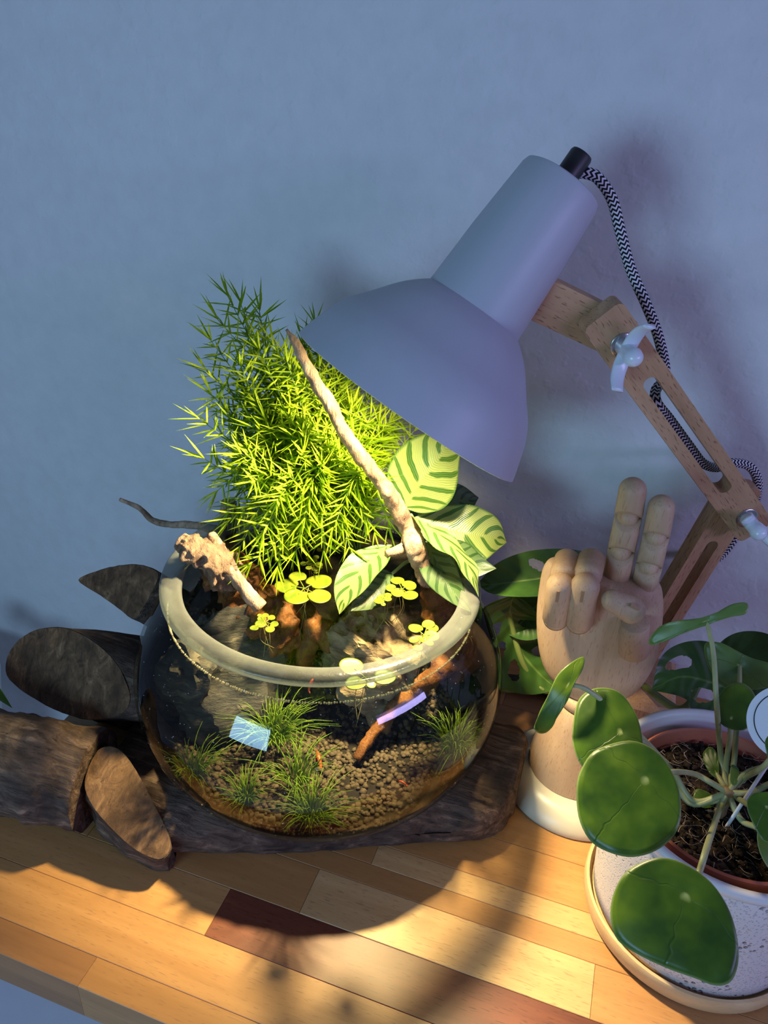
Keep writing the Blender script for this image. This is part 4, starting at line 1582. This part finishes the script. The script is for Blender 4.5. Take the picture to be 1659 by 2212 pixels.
def bent_finger(kn, md, r):
    """folded over: knuckle towards the viewer, then down, tip back to the palm"""
    k0, k1 = hp(*kn, .044), hp(*md, .040)
    b = V((k0.x + 0.001, HY - 0.006, k0.z + 0.001))
    fg = build('finger', segment(b, k0 + V((0, 0.003, 0.001)), r * 0.98, r * 0.98, 0, 0, cap1='round'), m_hw, hand, sharp=55)
    build('finger_segment', segment(k0 + (k0 - k1).normalized() * r * 0.80, k1, r * 1.0, r * 0.97, 0, 0, cap0='round'), m_hw, fg, sharp=55)
    build('finger_segment', segment(k1 + (k0 - k1).normalized() * 0.004, k1 + V((0.0, 0.013, -0.011)), r * 0.93, r * 0.90, cap0='round', cap1='round'), m_hw, fg)
    sd = (k1 - k0).normalized()
    f = camdir(k0)
    f = (f - sd * f.dot(sd)).normalized()
    x = sd.cross(f)
    M = Matrix((x, sd, f)).transposed().to_4x4()
    M.translation = k0 + f * (r * 1.0) + x * 0.0010
    build('slot', xf(box(-0.0012, 0.0012, -0.0015, 0.0095, -0.004, 0.00020), M), m_hd, fg, smooth=False, label='dark strip standing for the shaded slot in the knuckle')
    return fg


bent_finger((1211, 1262), (1200, 1338), 0.0113)
bent_finger((1265, 1262), (1250, 1345), 0.0115)
# thumb: round stub on the palm and a cross piece lying over the fingers
t0, t1 = hp(1368, 1408, .020), hp(1372, 1345, .028)
th = build('thumb', segment(t0, t1, 0.0125, 0.0118), m_hw, hand, sharp=55)
t2, t3 = hp(1388, 1330, .040), hp(1302, 1286, .046)
build('thumb_segment', segment(t2 + (t2 - t3) * 0.02, t3, 0.0112, 0.0088, cap0='round', cap1='round', flat=0.85), m_hw, th, sharp=60)
sd = (t3 - t2).normalized()
f = camdir(t2); f = (f - sd * f.dot(sd)).normalized()
M = Matrix((sd, f.cross(sd), f)).transposed().to_4x4()
M.translation = t2.lerp(t3, 0.33) + f * 0.0088 + V((0, 0, 0.004))
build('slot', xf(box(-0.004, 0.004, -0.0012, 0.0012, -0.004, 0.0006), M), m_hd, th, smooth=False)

# ================================================================== PLANTER WITH PILEA
PX, PY = 0.1440, 0.4735
MP = Matrix.Translation((PX, PY, 0))
m_pine = wood('pine_saucer', (0.48, 0.30, 0.13), (0.66, 0.47, 0.25), axis='X', fleck_amt=0.15, rough=0.5, grain=0.7)
o = build('saucer', xf(lathe([(0, 0.0003), (0.080, 0.0003), (0.0855, 0.003), (0.0872, 0.010), (0.0872, 0.0165), (0.0862, 0.0185), (0.0840, 0.0190), (0.0825, 0.0165), (0.081, 0.0120), (0, 0.0120)], 88), MP), m_pine, None, sharp=50)
tag(o, 'round turned pine saucer under the pitted white planter', 'saucer')
# white ceramic with small pits
m_cer, nt, out = newmat('pitted_ceramic')
co = coords(nt)
vo = nt.nodes.new('ShaderNodeTexVoronoi')
vo.inputs['Scale'].default_value = 210
nt.links.new(co, vo.inputs['Vector'])
msk = ramp(nt, nz(nt, co, 42, 2), [(0.50, (0, 0, 0)), (0.60, (1, 1, 1))])
pit = math_(nt, 'MULTIPLY', ramp(nt, vo.outputs['Distance'], [(0.12, (1, 1, 1)), (0.34, (0, 0, 0))]), msk)
vo2 = nt.nodes.new('ShaderNodeTexVoronoi')
vo2.inputs['Scale'].default_value = 480
nt.links.new(co, vo2.inputs['Vector'])
pit2 = math_(nt, 'MULTIPLY', ramp(nt, vo2.outputs['Distance'], [(0.12, (1, 1, 1)), (0.34, (0, 0, 0))]), 0.15)
hh_ = math_(nt, 'SUBTRACT', 1.0, math_(nt, 'ADD', pit, pit2))
cc = mixc(nt, (0.62, 0.58, 0.57), (0.36, 0.32, 0.32), math_(nt, 'MULTIPLY', pit, 0.9))
principled(nt, out, cc, 0.45, bump(nt, hh_, 1.0, 0.004), 0.4)
m_cer2 = plain('smooth_ceramic', (0.62, 0.60, 0.60), 0.4, var=0.02)
pot = thing('planter', 'white pitted ceramic planter standing on the pine saucer', 'planter', (PX, PY, 0.0122))
RZ = 0.1430
build('pot_wall', xf(lathe([(0, 0.0124), (0.0775, 0.0124), (0.0800, 0.0150), (0.0815, 0.030), (0.0842, 0.070), (0.0865, 0.110), (0.0876, RZ - 0.010), (0.0872, RZ - 0.0085)], 88), MP), m_cer, pot, sharp=60)
build('pot_rim', xf(lathe([(0.0872, RZ - 0.0085), (0.0890, RZ - 0.007), (0.0898, RZ - 0.003), (0.0892, RZ), (0.0870, RZ + 0.0010), (0.0838, RZ), (0.0826, RZ - 0.003), (0.0810, RZ - 0.03), (0.0790, 0.060), (0.0770, 0.022), (0, 0.020), (0.0, 0.0180), (0.078, 0.018)][:11], 88), MP), m_cer2, pot, sharp=60, label='smooth white rim and inside')
m_ter = plain('terracotta_plastic', (0.36, 0.10, 0.045), 0.55, var=0.08)
o = build('nursery_pot', xf(lathe([(0, 0.0205), (0.055, 0.0205), (0.0580, 0.024), (0.0690, 0.120), (0.0715, 0.121), (0.0722, 0.131), (0.0728, 0.1375), (0.0712, 0.1385), (0.0695, 0.1370), (0.0668, 0.1185), (0.056, 0.030), (0, 0.026)], 72), Matrix.Translation((PX - 0.001, PY - 0.001, 0))), m_ter, None, sharp=50)
tag(o, 'terracotta coloured inner pot sunk in the white planter', 'pot')
# potting soil: rough surface with fibres
m_pot = rotten('potting_soil', (0.012, 0.008, 0.006), (0.035, 0.022, 0.014), (0.085, 0.058, 0.036), (140, 140, 140), 0.95, 1.0, 0.003)
vs, fs = [V((PX, PY, 0.131))], []
for i in range(1, 27):
    for j in range(80):
        a = 2 * PI * j / 80
        r = 0.0672 * i / 26
        x, y = PX - 0.001 + r * math.cos(a), PY - 0.001 + r * math.sin(a)
        z = 0.1275 + 0.0045 * noise.noise(V((x * 60, y * 60, 0))) + 0.0035 * noise.noise(V((x * 170, y * 170, 4))) - 0.003 * (i / 26) ** 3
        vs.append(V((x, y, z)))
for j in range(80):
    fs.append((0, 1 + j, 1 + (j + 1) % 80))
    for i in range(25):
        a, b = 1 + i * 80 + j, 1 + i * 80 + (j + 1) % 80
        fs.append((a, a + 80, b + 80, b))
bl = 1 + 25 * 80
for j in range(80):
    v = vs[bl + j]
    vs.append(V((PX + (v.x - PX) * 0.95, PY + (v.y - PY) * 0.95, 0.105)))
for j in range(80):
    fs.append((bl + j, bl + 80 + j, bl + 80 + (j + 1) % 80, bl + (j + 1) % 80))
fs.append(tuple(bl + 80 + j for j in range(80))[::-1])
psoil = build('potting_soil', (vs, fs), m_pot)
tag(psoil, 'dark fibrous potting soil in the terracotta coloured pot', 'soil', kind='stuff')
m_fib = plain('coir_fibre', (0.30, 0.24, 0.19), 0.8, var=0.5, vscale=200)
gs_ = []
rg = random.Random(31)
for k in range(260):
    a, q = rg.uniform(0, 2 * PI), math.sqrt(rg.random())
    p = V((PX + 0.064 * q * math.cos(a), PY + 0.064 * q * math.sin(a), 0.1285 + rg.uniform(-.001, .004)))
    th_, L = rg.uniform(0, 2 * PI), rg.uniform(0.004, 0.014)
    dv = V((math.cos(th_), math.sin(th_), rg.uniform(-.3, .4))) * L
    cv = V((-math.sin(th_), math.cos(th_), rg.uniform(0, .6))) * L * rg.uniform(-.5, .5)
    gs_.append(tube([p, p + dv * .5 + cv, p + dv], [0.00022, 0.00014], n=4, seg=5, cap=False))
o = build('coir_fibres', join(*gs_), m_fib, psoil)
o['kind'] = 'stuff'
gs_ = []
for k in range(900):
    a, q = rg.uniform(0, 2 * PI), math.sqrt(rg.random())
    s = rg.uniform(0.0008, 0.0028)
    p = V((PX + 0.063 * q * math.cos(a), PY + 0.063 * q * math.sin(a), 0.129 + rg.uniform(-.001, .001)))
    v, f_ = ico(1)
    gs_.append(([p + V((w.x * s * rg.uniform(.7, 1.3), w.y * s, w.z * s * .7)) for w in v], f_))
o = build('soil_crumbs', join(*gs_), m_pot, psoil)
o['kind'] = 'stuff'

# pilea: round leaves carried on long stalks
def pilea_mat(name, c1, c2, c3, tr_=0.16):
    m_, nt, out = newmat(name)
    uv = nt.nodes.new('ShaderNodeUVMap')
    sp = nt.nodes.new('ShaderNodeSeparateXYZ')
    nt.links.new(uv.outputs[0], sp.inputs[0])
    co = coords(nt)
    f = nz(nt, co, 34, 3)
    c = ramp(nt, f, [(0.35, c1), (0.52, c2), (0.72, c3)])
    # veins run out from the stalk dot
    w = math_(nt, 'ADD', sp.outputs[0], math_(nt, 'MULTIPLY', nz(nt, co, 60, 2), 0.11))
    pw = math_(nt, 'PINGPONG', math_(nt, 'MULTIPLY', w, 3.0), 0.5)
    vein = ramp(nt, pw, [(0.0, (1, 1, 1)), (0.018, (0, 0, 0))])
    rim_ = ramp(nt, sp.outputs[1], [(0.965, (0, 0, 0)), (0.99, (1, 1, 1))])
    dot = ramp(nt, sp.outputs[1], [(0.02, (1, 1, 1)), (0.10, (0, 0, 0))])
    c = mixc(nt, c, tuple(x * 0.55 for x in c1), math_(nt, 'MULTIPLY', vein, 0.22))
    c = mixc(nt, c, (0.42, 0.50, 0.16), math_(nt, 'MULTIPLY', dot, 0.85))
    c = mixc(nt, c, (0.30, 0.38, 0.14), math_(nt, 'MULTIPLY', rim_, 0.6))
    h = math_(nt, 'SUBTRACT', math_(nt, 'MULTIPLY', f, 0.7), math_(nt, 'MULTIPLY', vein, 0.25))
    geo = nt.nodes.new('ShaderNodeNewGeometry')
    principled(nt, out, c, 0.36, bump(nt, h, 0.35, 0.0018), 0.45, trans=(tr_, (0.16, 0.30, 0.03)))
    return m_


m_pil = pilea_mat('pilea_leaf', (0.028, 0.075, 0.006), (0.060, 0.130, 0.008), (0.115, 0.20, 0.012))
m_pil_u = pilea_mat('pilea_leaf_underside', (0.09, 0.16, 0.035), (0.12, 0.21, 0.045), (0.15, 0.25, 0.06))
m_stk = plain('pilea_stalk', (0.34, 0.36, 0.17), 0.42, 0.5, var=0.18, vscale=40)
node = at(1572, 1712, z=0.150)
pil = thing('pilea_plant', 'pilea with round glossy green leaves in the white planter', 'plant', V((node.x, node.y, 0.128)))
g = tube([V((node.x, node.y - 0.002, 0.120)), V((node.x, node.y, 0.138)), node + V((0.0005, 0, 0.004))], [0.0042, 0.0046, 0.0040], n=12, seg=14, wob=0.25, wf=300)
build('stem', g, plain('pilea_stem', (0.25, 0.17, 0.08), 0.6, var=0.3, vscale=120), pil)


def pilea_leaf(poly, att, d, nh, stalk, cup=0.06, mat=None, label=None, bendd=0.0):
    c0 = at(*att, d=d)
    n = (camdir(c0) + V(nh)).normalized()
    ring = closed_smooth([plane_px(x, y, c0, n) for x, y in poly], 56)
    R_ = max((q - c0).length for q in ring)
    vs, us, fs = [c0 - n * (0.03 * R_)], [(0.5, 0.0)], []
    NR = 10
    e1 = (ring[0] - c0).normalized()
    e2 = n.cross(e1)
    for k in range(1, NR + 1):
        t = k / NR
        for j, q in enumerate(ring):
            p = c0 + (q - c0) * t
            rr = (p - c0).length / R_
            x, y = (p - c0).dot(e1) / R_, (p - c0).dot(e2) / R_
            z = -cup * R_ * rr * rr + 0.018 * R_ * noise.noise(p * 70) * min(1, 3 * rr) - 0.03 * R_ * math.exp(-(rr / .12) ** 2) + 0.012 * R_ * math.sin(j * .9) * t ** 6
            z -= bendd * R_ * x * x
            vs.append(p + n * z)
            us.append((j / 56, t))
    for j in range(56):
        fs.append((0, 1 + j, 1 + (j + 1) % 56))
        for k in range(NR - 1):
            a, b = 1 + k * 56 + j, 1 + k * 56 + (j + 1) % 56
            fs.append((a, a + 56, b + 56, b))
    lf = build('leaf', (vs, fs, us), mat or m_pil, pil, label=label)
    so = lf.modifiers.new('thick', 'SOLIDIFY')
    so.thickness = 0.0007
    so.offset = -1
    if stalk:
        pts = [node] + [at(*s[:2], d=s[2]) if len(s) == 3 else s for s in stalk] + [c0 - n * (0.03 * R_ + 0.001)]
        build('stalk', tube(pts, [0.0023, 0.0021, 0.0019, 0.0016], n=10, seg=34), m_stk, pil)
    return lf


nd_ = (node - CAM).length
pilea_leaf([(1360, 1600), (1420, 1625), (1458, 1680), (1471, 1740), (1462, 1795), (1420, 1835), (1370, 1850), (1320, 1842), (1275, 1815), (1250, 1765), (1245, 1700), (1258, 1655), (1290, 1618)],
           (1397, 1682), 0.535, (-0.05, 0.0, 0.35), [(1535, 1690, nd_ - .008), (1500, 1672, nd_ - .02), (1450, 1668, 0.560)], label='largest round leaf, facing forward')
pilea_leaf([(1310, 1485), (1345, 1500), (1375, 1545), (1388, 1600), (1386, 1640), (1345, 1660), (1300, 1680), (1258, 1655), (1238, 1610), (1238, 1560), (1250, 1510), (1278, 1488)],
           (1342, 1581), 0.580, (-0.1, 0.0, 0.45), [(1500, 1730, nd_ + .0), (1455, 1668, nd_ - .01), (1400, 1610, 0.592)])
pilea_leaf([(1415, 1853), (1470, 1862), (1530, 1900), (1570, 1955), (1592, 2020), (1596, 2075), (1580, 2120), (1545, 2128), (1500, 2112), (1440, 2090), (1380, 2062), (1335, 2030), (1319, 1985), (1325, 1930), (1355, 1880)],
           (1483, 1933), 0.500, (0.0, -0.05, 0.30), [(1553, 1752, nd_ - .012), (1530, 1820, 0.528), (1508, 1890, 0.508)], cup=0.10, label='lowest leaf hanging in front of the planter')
pilea_leaf([(1262, 1418), (1258, 1445), (1240, 1480), (1222, 1520), (1200, 1555), (1185, 1578), (1165, 1582), (1153, 1570), (1162, 1545), (1182, 1505), (1205, 1458), (1235, 1430)],
           (1228, 1478), 0.572, (0.0, 0, 0.1), [(1490, 1735, nd_ + .0), (1430, 1640, nd_ - .005), (1330, 1540, 0.600), (1268, 1490, 0.580)], cup=0.35, bendd=0.25, label='narrow leaf seen almost edge on before the wooden forearm')
pilea_leaf([(1400, 1385), (1420, 1358), (1450, 1343), (1500, 1338), (1550, 1322), (1590, 1303), (1614, 1303), (1614, 1322), (1590, 1330), (1540, 1345), (1500, 1360), (1450, 1378), (1412, 1394)],
           (1527, 1341), 0.620, (0, 0, 0.0), [(1558, 1640, nd_ + .006), (1548, 1520, 0.618), (1541, 1410, 0.618)], cup=0.1, mat=m_pil_u, label='top leaf seen from its pale underside edge')
pilea_leaf([(1600, 1474), (1625, 1490), (1635, 1520), (1630, 1555), (1608, 1577), (1575, 1574), (1555, 1560), (1545, 1530), (1555, 1500), (1575, 1480)],
           (1579, 1553), 0.632, (0.1, 0, 0.35), [(1568, 1660, nd_ + .008), (1577, 1590, 0.636)])
pilea_leaf([(1521, 1400), (1530, 1387), (1560, 1390), (1620, 1420), (1680, 1440), (1700, 1470), (1660, 1485), (1610, 1490), (1560, 1478), (1530, 1440)],
           (1598, 1438), 0.680, (0, 0, -0.1), [(1585, 1650, nd_ + .012), (1592, 1560, 0.664), (1597, 1480, 0.672)], mat=m_pil_u, label='leaf at the back showing its olive underside')
pilea_leaf([(1640, 1712), (1690, 1715), (1720, 1760), (1700, 1810), (1655, 1818), (1632, 1790), (1614, 1745), (1618, 1722)],
           (1655, 1742), 0.545, (0.2, 0, 0.3), [(1600, 1728, nd_ - .004), (1625, 1742, 0.562)])
pilea_leaf([(1655, 1595), (1690, 1570), (1720, 1600), (1710, 1650), (1670, 1655), (1657, 1630)],
           (1688, 1612), 0.570, (0.3, 0, 0.2), [(1610, 1680, nd_ - .0), (1650, 1655, 0.585)])
pilea_leaf([(1530, 1612), (1545, 1622), (1553, 1650), (1551, 1680), (1535, 1672), (1522, 1650), (1518, 1628)],
           (1546, 1668), nd_ + 0.004, (-0.3, 0, 0.3), [(1560, 1692, nd_ + .001)], cup=0.2)
pilea_leaf([(1583, 1652), (1595, 1660), (1597, 1678), (1588, 1696), (1578, 1690), (1578, 1668)],
           (1586, 1690), nd_ - 0.002, (0.1, 0, 0.3), [(1580, 1702, nd_ - .001)], cup=0.2, mat=m_pil_u, label='unfolding pale young leaf')
pilea_leaf([(1505, 1705), (1530, 1712), (1545, 1730), (1535, 1745), (1510, 1742), (1498, 1725)],
           (1530, 1735), nd_ + 0.012, (0, 0, 0.5), [(1550, 1728, nd_ + .006)], cup=0.1)
# leafless stalks that leave the picture on the right
for pts in ([(1610, 1672, nd_), (1660, 1655, nd_ - .004), (1720, 1640, nd_ - .008)], [(1620, 1712, nd_ - .004), (1670, 1690, nd_ - .012), (1730, 1668, nd_ - .02)], [(1600, 1770, nd_ + .004), (1640, 1790, nd_ - .008), (1700, 1830, nd_ - .02)]):
    P3 = [at(x, y, d=d) for x, y, d in pts]
    build('stalk', tube([node] + P3, [0.0024, 0.0020], n=10, seg=20), m_stk, pil)
    e = P3[-1]
    n = V((0.35, -0.5, 0.8)).normalized()
    e1 = n.orthogonal().normalized(); e2 = n.cross(e1)
    vs, us, fs = [e], [(0.5, 0)], []
    for k in range(1, 6):
        for j in range(32):
            a = 2 * PI * j / 32
            q = e + (e1 * math.cos(a) + e2 * math.sin(a)) * 0.024 * k / 5 + e1 * 0.004 - n * 0.003 * (k / 5) ** 2
            vs.append(q); us.append((j / 32, k / 5))
    for j in range(32):
        fs.append((0, 1 + j, 1 + (j + 1) % 32))
        for k in range(4):
            a, b = 1 + k * 32 + j, 1 + k * 32 + (j + 1) % 32
            fs.append((a, a + 32, b + 32, b))
    build('leaf', (vs, fs, us), m_pil, pil)

# round white tag with a thin printed ring, on a stick in the soil
m_card = plain('white_card', (0.74, 0.76, 0.80), 0.5, var=0.01)
m_ink = plain('black_ink', (0.01, 0.01, 0.015), 0.5)
tc = at(1702, 1562, d=0.600)
tn = (camdir(tc) + V((0, 0.1, 0.15))).normalized()
MT = frame(tn, V((0, 0, 1))).to_4x4(); MT.translation = tc
tg = thing('plant_tag', 'round white plant tag with a thin black ring stuck in the planter', 'tag', V((tc.x, tc.y, 0.128)))
TR = 70 * 0.600 / F
build('disc', xf(lathe([(0, -0.0006), (TR, -0.0006), (TR, 0.0), (0, 0.0)], 72), MT), m_card, tg, smooth=False)
build('printed_ring', xf(lathe([(TR * .80, 0.0001), (TR * .825, 0.0001), (TR * .825, 0.00022), (TR * .80, 0.00022)], 72, close=True), MT), m_ink, tg, smooth=False, label='thin printed black ring')
build('stick', tube([tc - tn * 0.0022 - V((0, 0, TR * .5)), tc - tn * 0.0022 - V((0, 0, TR)), V((tc.x - 0.012, tc.y - tn.y * 0.002, 0.115))], 0.0014, n=8, seg=12), m_card, tg)

# ================================================================== SWISS CHEESE PLANT
m_mon, nt, out = newmat('monstera_leaf')
uv = nt.nodes.new('ShaderNodeUVMap')
sp = nt.nodes.new('ShaderNodeSeparateXYZ')
nt.links.new(uv.outputs[0], sp.inputs[0])
av = math_(nt, 'ABSOLUTE', math_(nt, 'SUBTRACT', math_(nt, 'MULTIPLY', sp.outputs[1], 2.0), 1.0))
ph = math_(nt, 'SUBTRACT', sp.outputs[0], math_(nt, 'MULTIPLY', av, 0.18))
sn = math_(nt, 'SINE', math_(nt, 'MULTIPLY', ph, 2 * PI * 8))
co = coords(nt)
c = ramp(nt, nz(nt, co, 30, 3), [(0.35, (0.020, 0.060, 0.012)), (0.7, (0.05, 0.12, 0.02))])
c = mixc(nt, c, (0.10, 0.17, 0.04), ramp(nt, av, [(0.0, (1, 1, 1)), (0.05, (0, 0, 0))]))
geo = nt.nodes.new('ShaderNodeNewGeometry')
principled(nt, out, c, 0.38, bump(nt, sn, 0.3, 0.0015), 0.45, trans=(0.14, (0.10, 0.18, 0.02)))
m_mst = plain('monstera_stem', (0.13, 0.18, 0.05), 0.5)
mon_base = V((0.075, 0.742, 0.0))
mon = thing('swiss_cheese_plant', 'dark green vining plant with holed leaves along the wall behind the hand', 'plant', mon_base)


def mon_leaf(pts, width, nh, holes=(), label=None, nu=64, nv=44, **kw):
    mid = [at(x, y, d=d) for x, y, d in pts]
    mid = [V((q.x, min(q.y, WALL_Y - 0.012), q.z)) for q in mid]
    g = leaf_strip(mid, width, camdir(mid[1]) + V(nh), nu=nu, nv=nv, **kw)
    vs, fs, us = g
    vs = [V((q.x, min(q.y, WALL_Y - 0.004), max(q.z, 0.002))) for q in vs]
    keep = []
    for f in fs:
        u = sum(us[i][0] for i in f) / 4
        v = sum(us[i][1] for i in f) / 4 * 2 - 1
        ok = True
        for hu, hv, ru, rv in holes:
            uu = u - 0.16 * (abs(v) - abs(hv))
            if ((uu - hu) / ru) ** 2 + ((v - hv) / rv) ** 2 < 1:
                ok = False
        if ok:
            keep.append(f)
    par = list(range(len(vs)))

    def root_(i):
        while par[i] != i:
            par[i] = par[par[i]]
            i = par[i]
        return i
    for f in keep:
        for i in f[1:]:
            par[root_(i)] = root_(f[0])
    cnt = {}
    for f in keep:
        cnt[root_(f[0])] = cnt.get(root_(f[0]), 0) + 1
    top = max(cnt, key=cnt.get)
    keep = [f for f in keep if root_(f[0]) == top]
    used = sorted({i for f in keep for i in f})
    re_ = {i: k for k, i in enumerate(used)}
    vs, us = [vs[i] for i in used], [us[i] for i in used]
    keep = [tuple(re_[i] for i in f) for f in keep]
    lf = build('leaf', (vs, keep, us), m_mon, mon, label=label)
    sb = lf.modifiers.new('soft', 'SMOOTH')
    sb.factor = 0.6
    sb.iterations = 3
    return mid


HO = [(0.30, 0.45, 0.045, 0.22), (0.45, 0.48, 0.04, 0.24), (0.60, 0.45, 0.04, 0.22), (0.33, -0.45, 0.045, 0.22), (0.48, -0.48, 0.04, 0.24), (0.63, -0.42, 0.04, 0.2)]
ma = mon_leaf([(1318, 1228, .770), (1240, 1240, .760), (1150, 1252, .752), (1070, 1262, .745), (1030, 1262, .745)], 0.050, (-0.1, -0.2, 1.3), HO[:2] + HO[3:4], fold=-0.25, label='leaf folded along its bright midrib behind the hand')
mb = mon_leaf([(1108, 1288, .745), (1100, 1340, .760), (1120, 1400, .775), (1165, 1455, .785), (1205, 1490, .79)], 0.085, (0.2, 0, 0.2), HO, label='holed leaf in shadow between bowl and hand')
mc_ = mon_leaf([(1170, 1288, .775), (1150, 1320, .775), (1120, 1350, .772), (1085, 1365, .768)], 0.05, (0.0, 0, 0.5), HO[1:4])
md = mon_leaf([(1600, 1500, .752), (1540, 1475, .748), (1470, 1462, .742), (1408, 1490, .735)], 0.066, (0.0, 0.0, 0.35), [(0.42, -0.42, 0.13, 0.20), (0.30, 0.40, 0.09, 0.18), (0.66, 0.45, 0.10, 0.20)], label='leaf with three long holes against the wall by the planter')
me2 = mon_leaf([(1530, 1440, .765), (1600, 1450, .760), (1660, 1470, .752), (1720, 1500, .745)], 0.075, (0.0, 0.1, 0.4))


def mstem(pts, r=0.0032):
    q = [V((p.x, min(p.y, WALL_Y - 0.006), max(p.z, 0.004))) for p in pts]
    build('vine', tube(q, [r, r * .9], n=10, seg=36), m_mst, mon)


mstem([mon_base + V((0, 0, 0.02)), at(1195, 1492, d=.80), at(1155, 1470, d=.79), at(1130, 1435, d=.78), at(1110, 1370, d=.77), at(1100, 1310, d=.755), at(1112, 1276, d=.748)])
mstem([at(1195, 1492, d=.80), at(1140, 1487, d=.80), at(1095, 1490, d=.80), at(1060, 1480, d=.80)])
mstem([mon_base + V((0, 0, 0.02)), at(1240, 1400, d=.80), at(1290, 1290, d=.79), at(1316, 1230, d=.772)])
mstem([mon_base + V((0, 0, 0.02)), at(1480, 1540, d=.77), at(1570, 1545, d=.76), at(1602, 1500, d=.752)])
mstem([mon_base + V((0, 0, 0.02)), at(1460, 1530, d=.775), at(1510, 1480, d=.772), at(1530, 1440, d=.765)])
mstem([mon_base + V((0, 0, 0.02)), at(1210, 1420, d=.80), at(1190, 1330, d=.785), at(1170, 1288, d=.776)])
build('rootstock', tube([mon_base + V((-0.02, 0, 0.004)), mon_base + V((0, 0, 0.012)), mon_base + V((0.03, 0.0, 0.006))], [0.004, 0.008, 0.004], n=12, seg=16, wob=.3), m_mst, mon)

# ================================================================== SLIVER OF A PLANT BEHIND THE TABLE END
sx = at(-60, 1560, y=0.56)
m_wpot = plain('white_pot', (0.72, 0.74, 0.76), 0.4, var=0.01)
rim_p = at(-36, 1514, y=0.60)
stool = thing('plant_stool', 'white stool left of the table end carrying a pot', 'stool', (rim_p.x - 0.09, 0.60, -0.74))
MSt = Matrix.Translation((rim_p.x - 0.09, 0.60, 0))
top_z = rim_p.z - 0.16
build('seat', xf(lathe([(0, top_z - 0.02), (0.10, top_z - 0.02), (0.105, top_z - 0.014), (0.105, top_z - 0.004), (0.10, top_z), (0, top_z)], 40), MSt), m_wpot, stool, sharp=40)
for k in range(3):
    a = 2 * PI * k / 3 + 0.5
    q = V((rim_p.x - 0.09 + 0.07 * math.cos(a), 0.60 + 0.07 * math.sin(a), 0))
    build('leg', tube([V((q.x, q.y, top_z - 0.02)), V((q.x + 0.02 * math.cos(a), q.y + 0.02 * math.sin(a), -0.7395))], 0.010, n=12, seg=4), m_wpot, stool)
o = build('flower_pot', xf(lathe([(0, top_z + 0.0004), (0.062, top_z + 0.0004), (0.066, top_z + 0.004), (0.090, rim_p.z + 0.004), (0.0885, rim_p.z + 0.0055), (0.086, rim_p.z + 0.004), (0.080, rim_p.z - 0.02), (0, rim_p.z - 0.02)], 56), MSt), m_wpot, None, sharp=40)
tag(o, 'white flower pot peeping in at the left edge behind the log', 'pot')
fp = thing('leafy_plant', 'green leafy plant in the white pot left of the table end', 'plant', (rim_p.x - 0.09, 0.60, rim_p.z - 0.02))
b0 = V((rim_p.x - 0.09, 0.60, rim_p.z - 0.02))
for tipp, w_ in ((at(27, 1530, y=0.56), 0.02), (at(6, 1708, y=0.44), 0.03), (at(-80, 1420, y=0.60), 0.04), (at(-70, 1560, y=0.5), 0.04)):
    md_ = b0.lerp(tipp, 0.5) + V((0, 0, 0.05))
    build('leaf', leaf_strip([b0.lerp(md_, 0.5) + V((0, 0, .03)), md_, tipp.lerp(md_, .4) + V((0, 0, .01)), tipp], w_, V((0, -0.4, 1)), nu=14, nv=6), m_pil, fp)
    build('stalk', tube([b0, b0.lerp(md_, 0.5) + V((0, 0, .03))], 0.002, n=6, seg=5), m_stalk, fp)
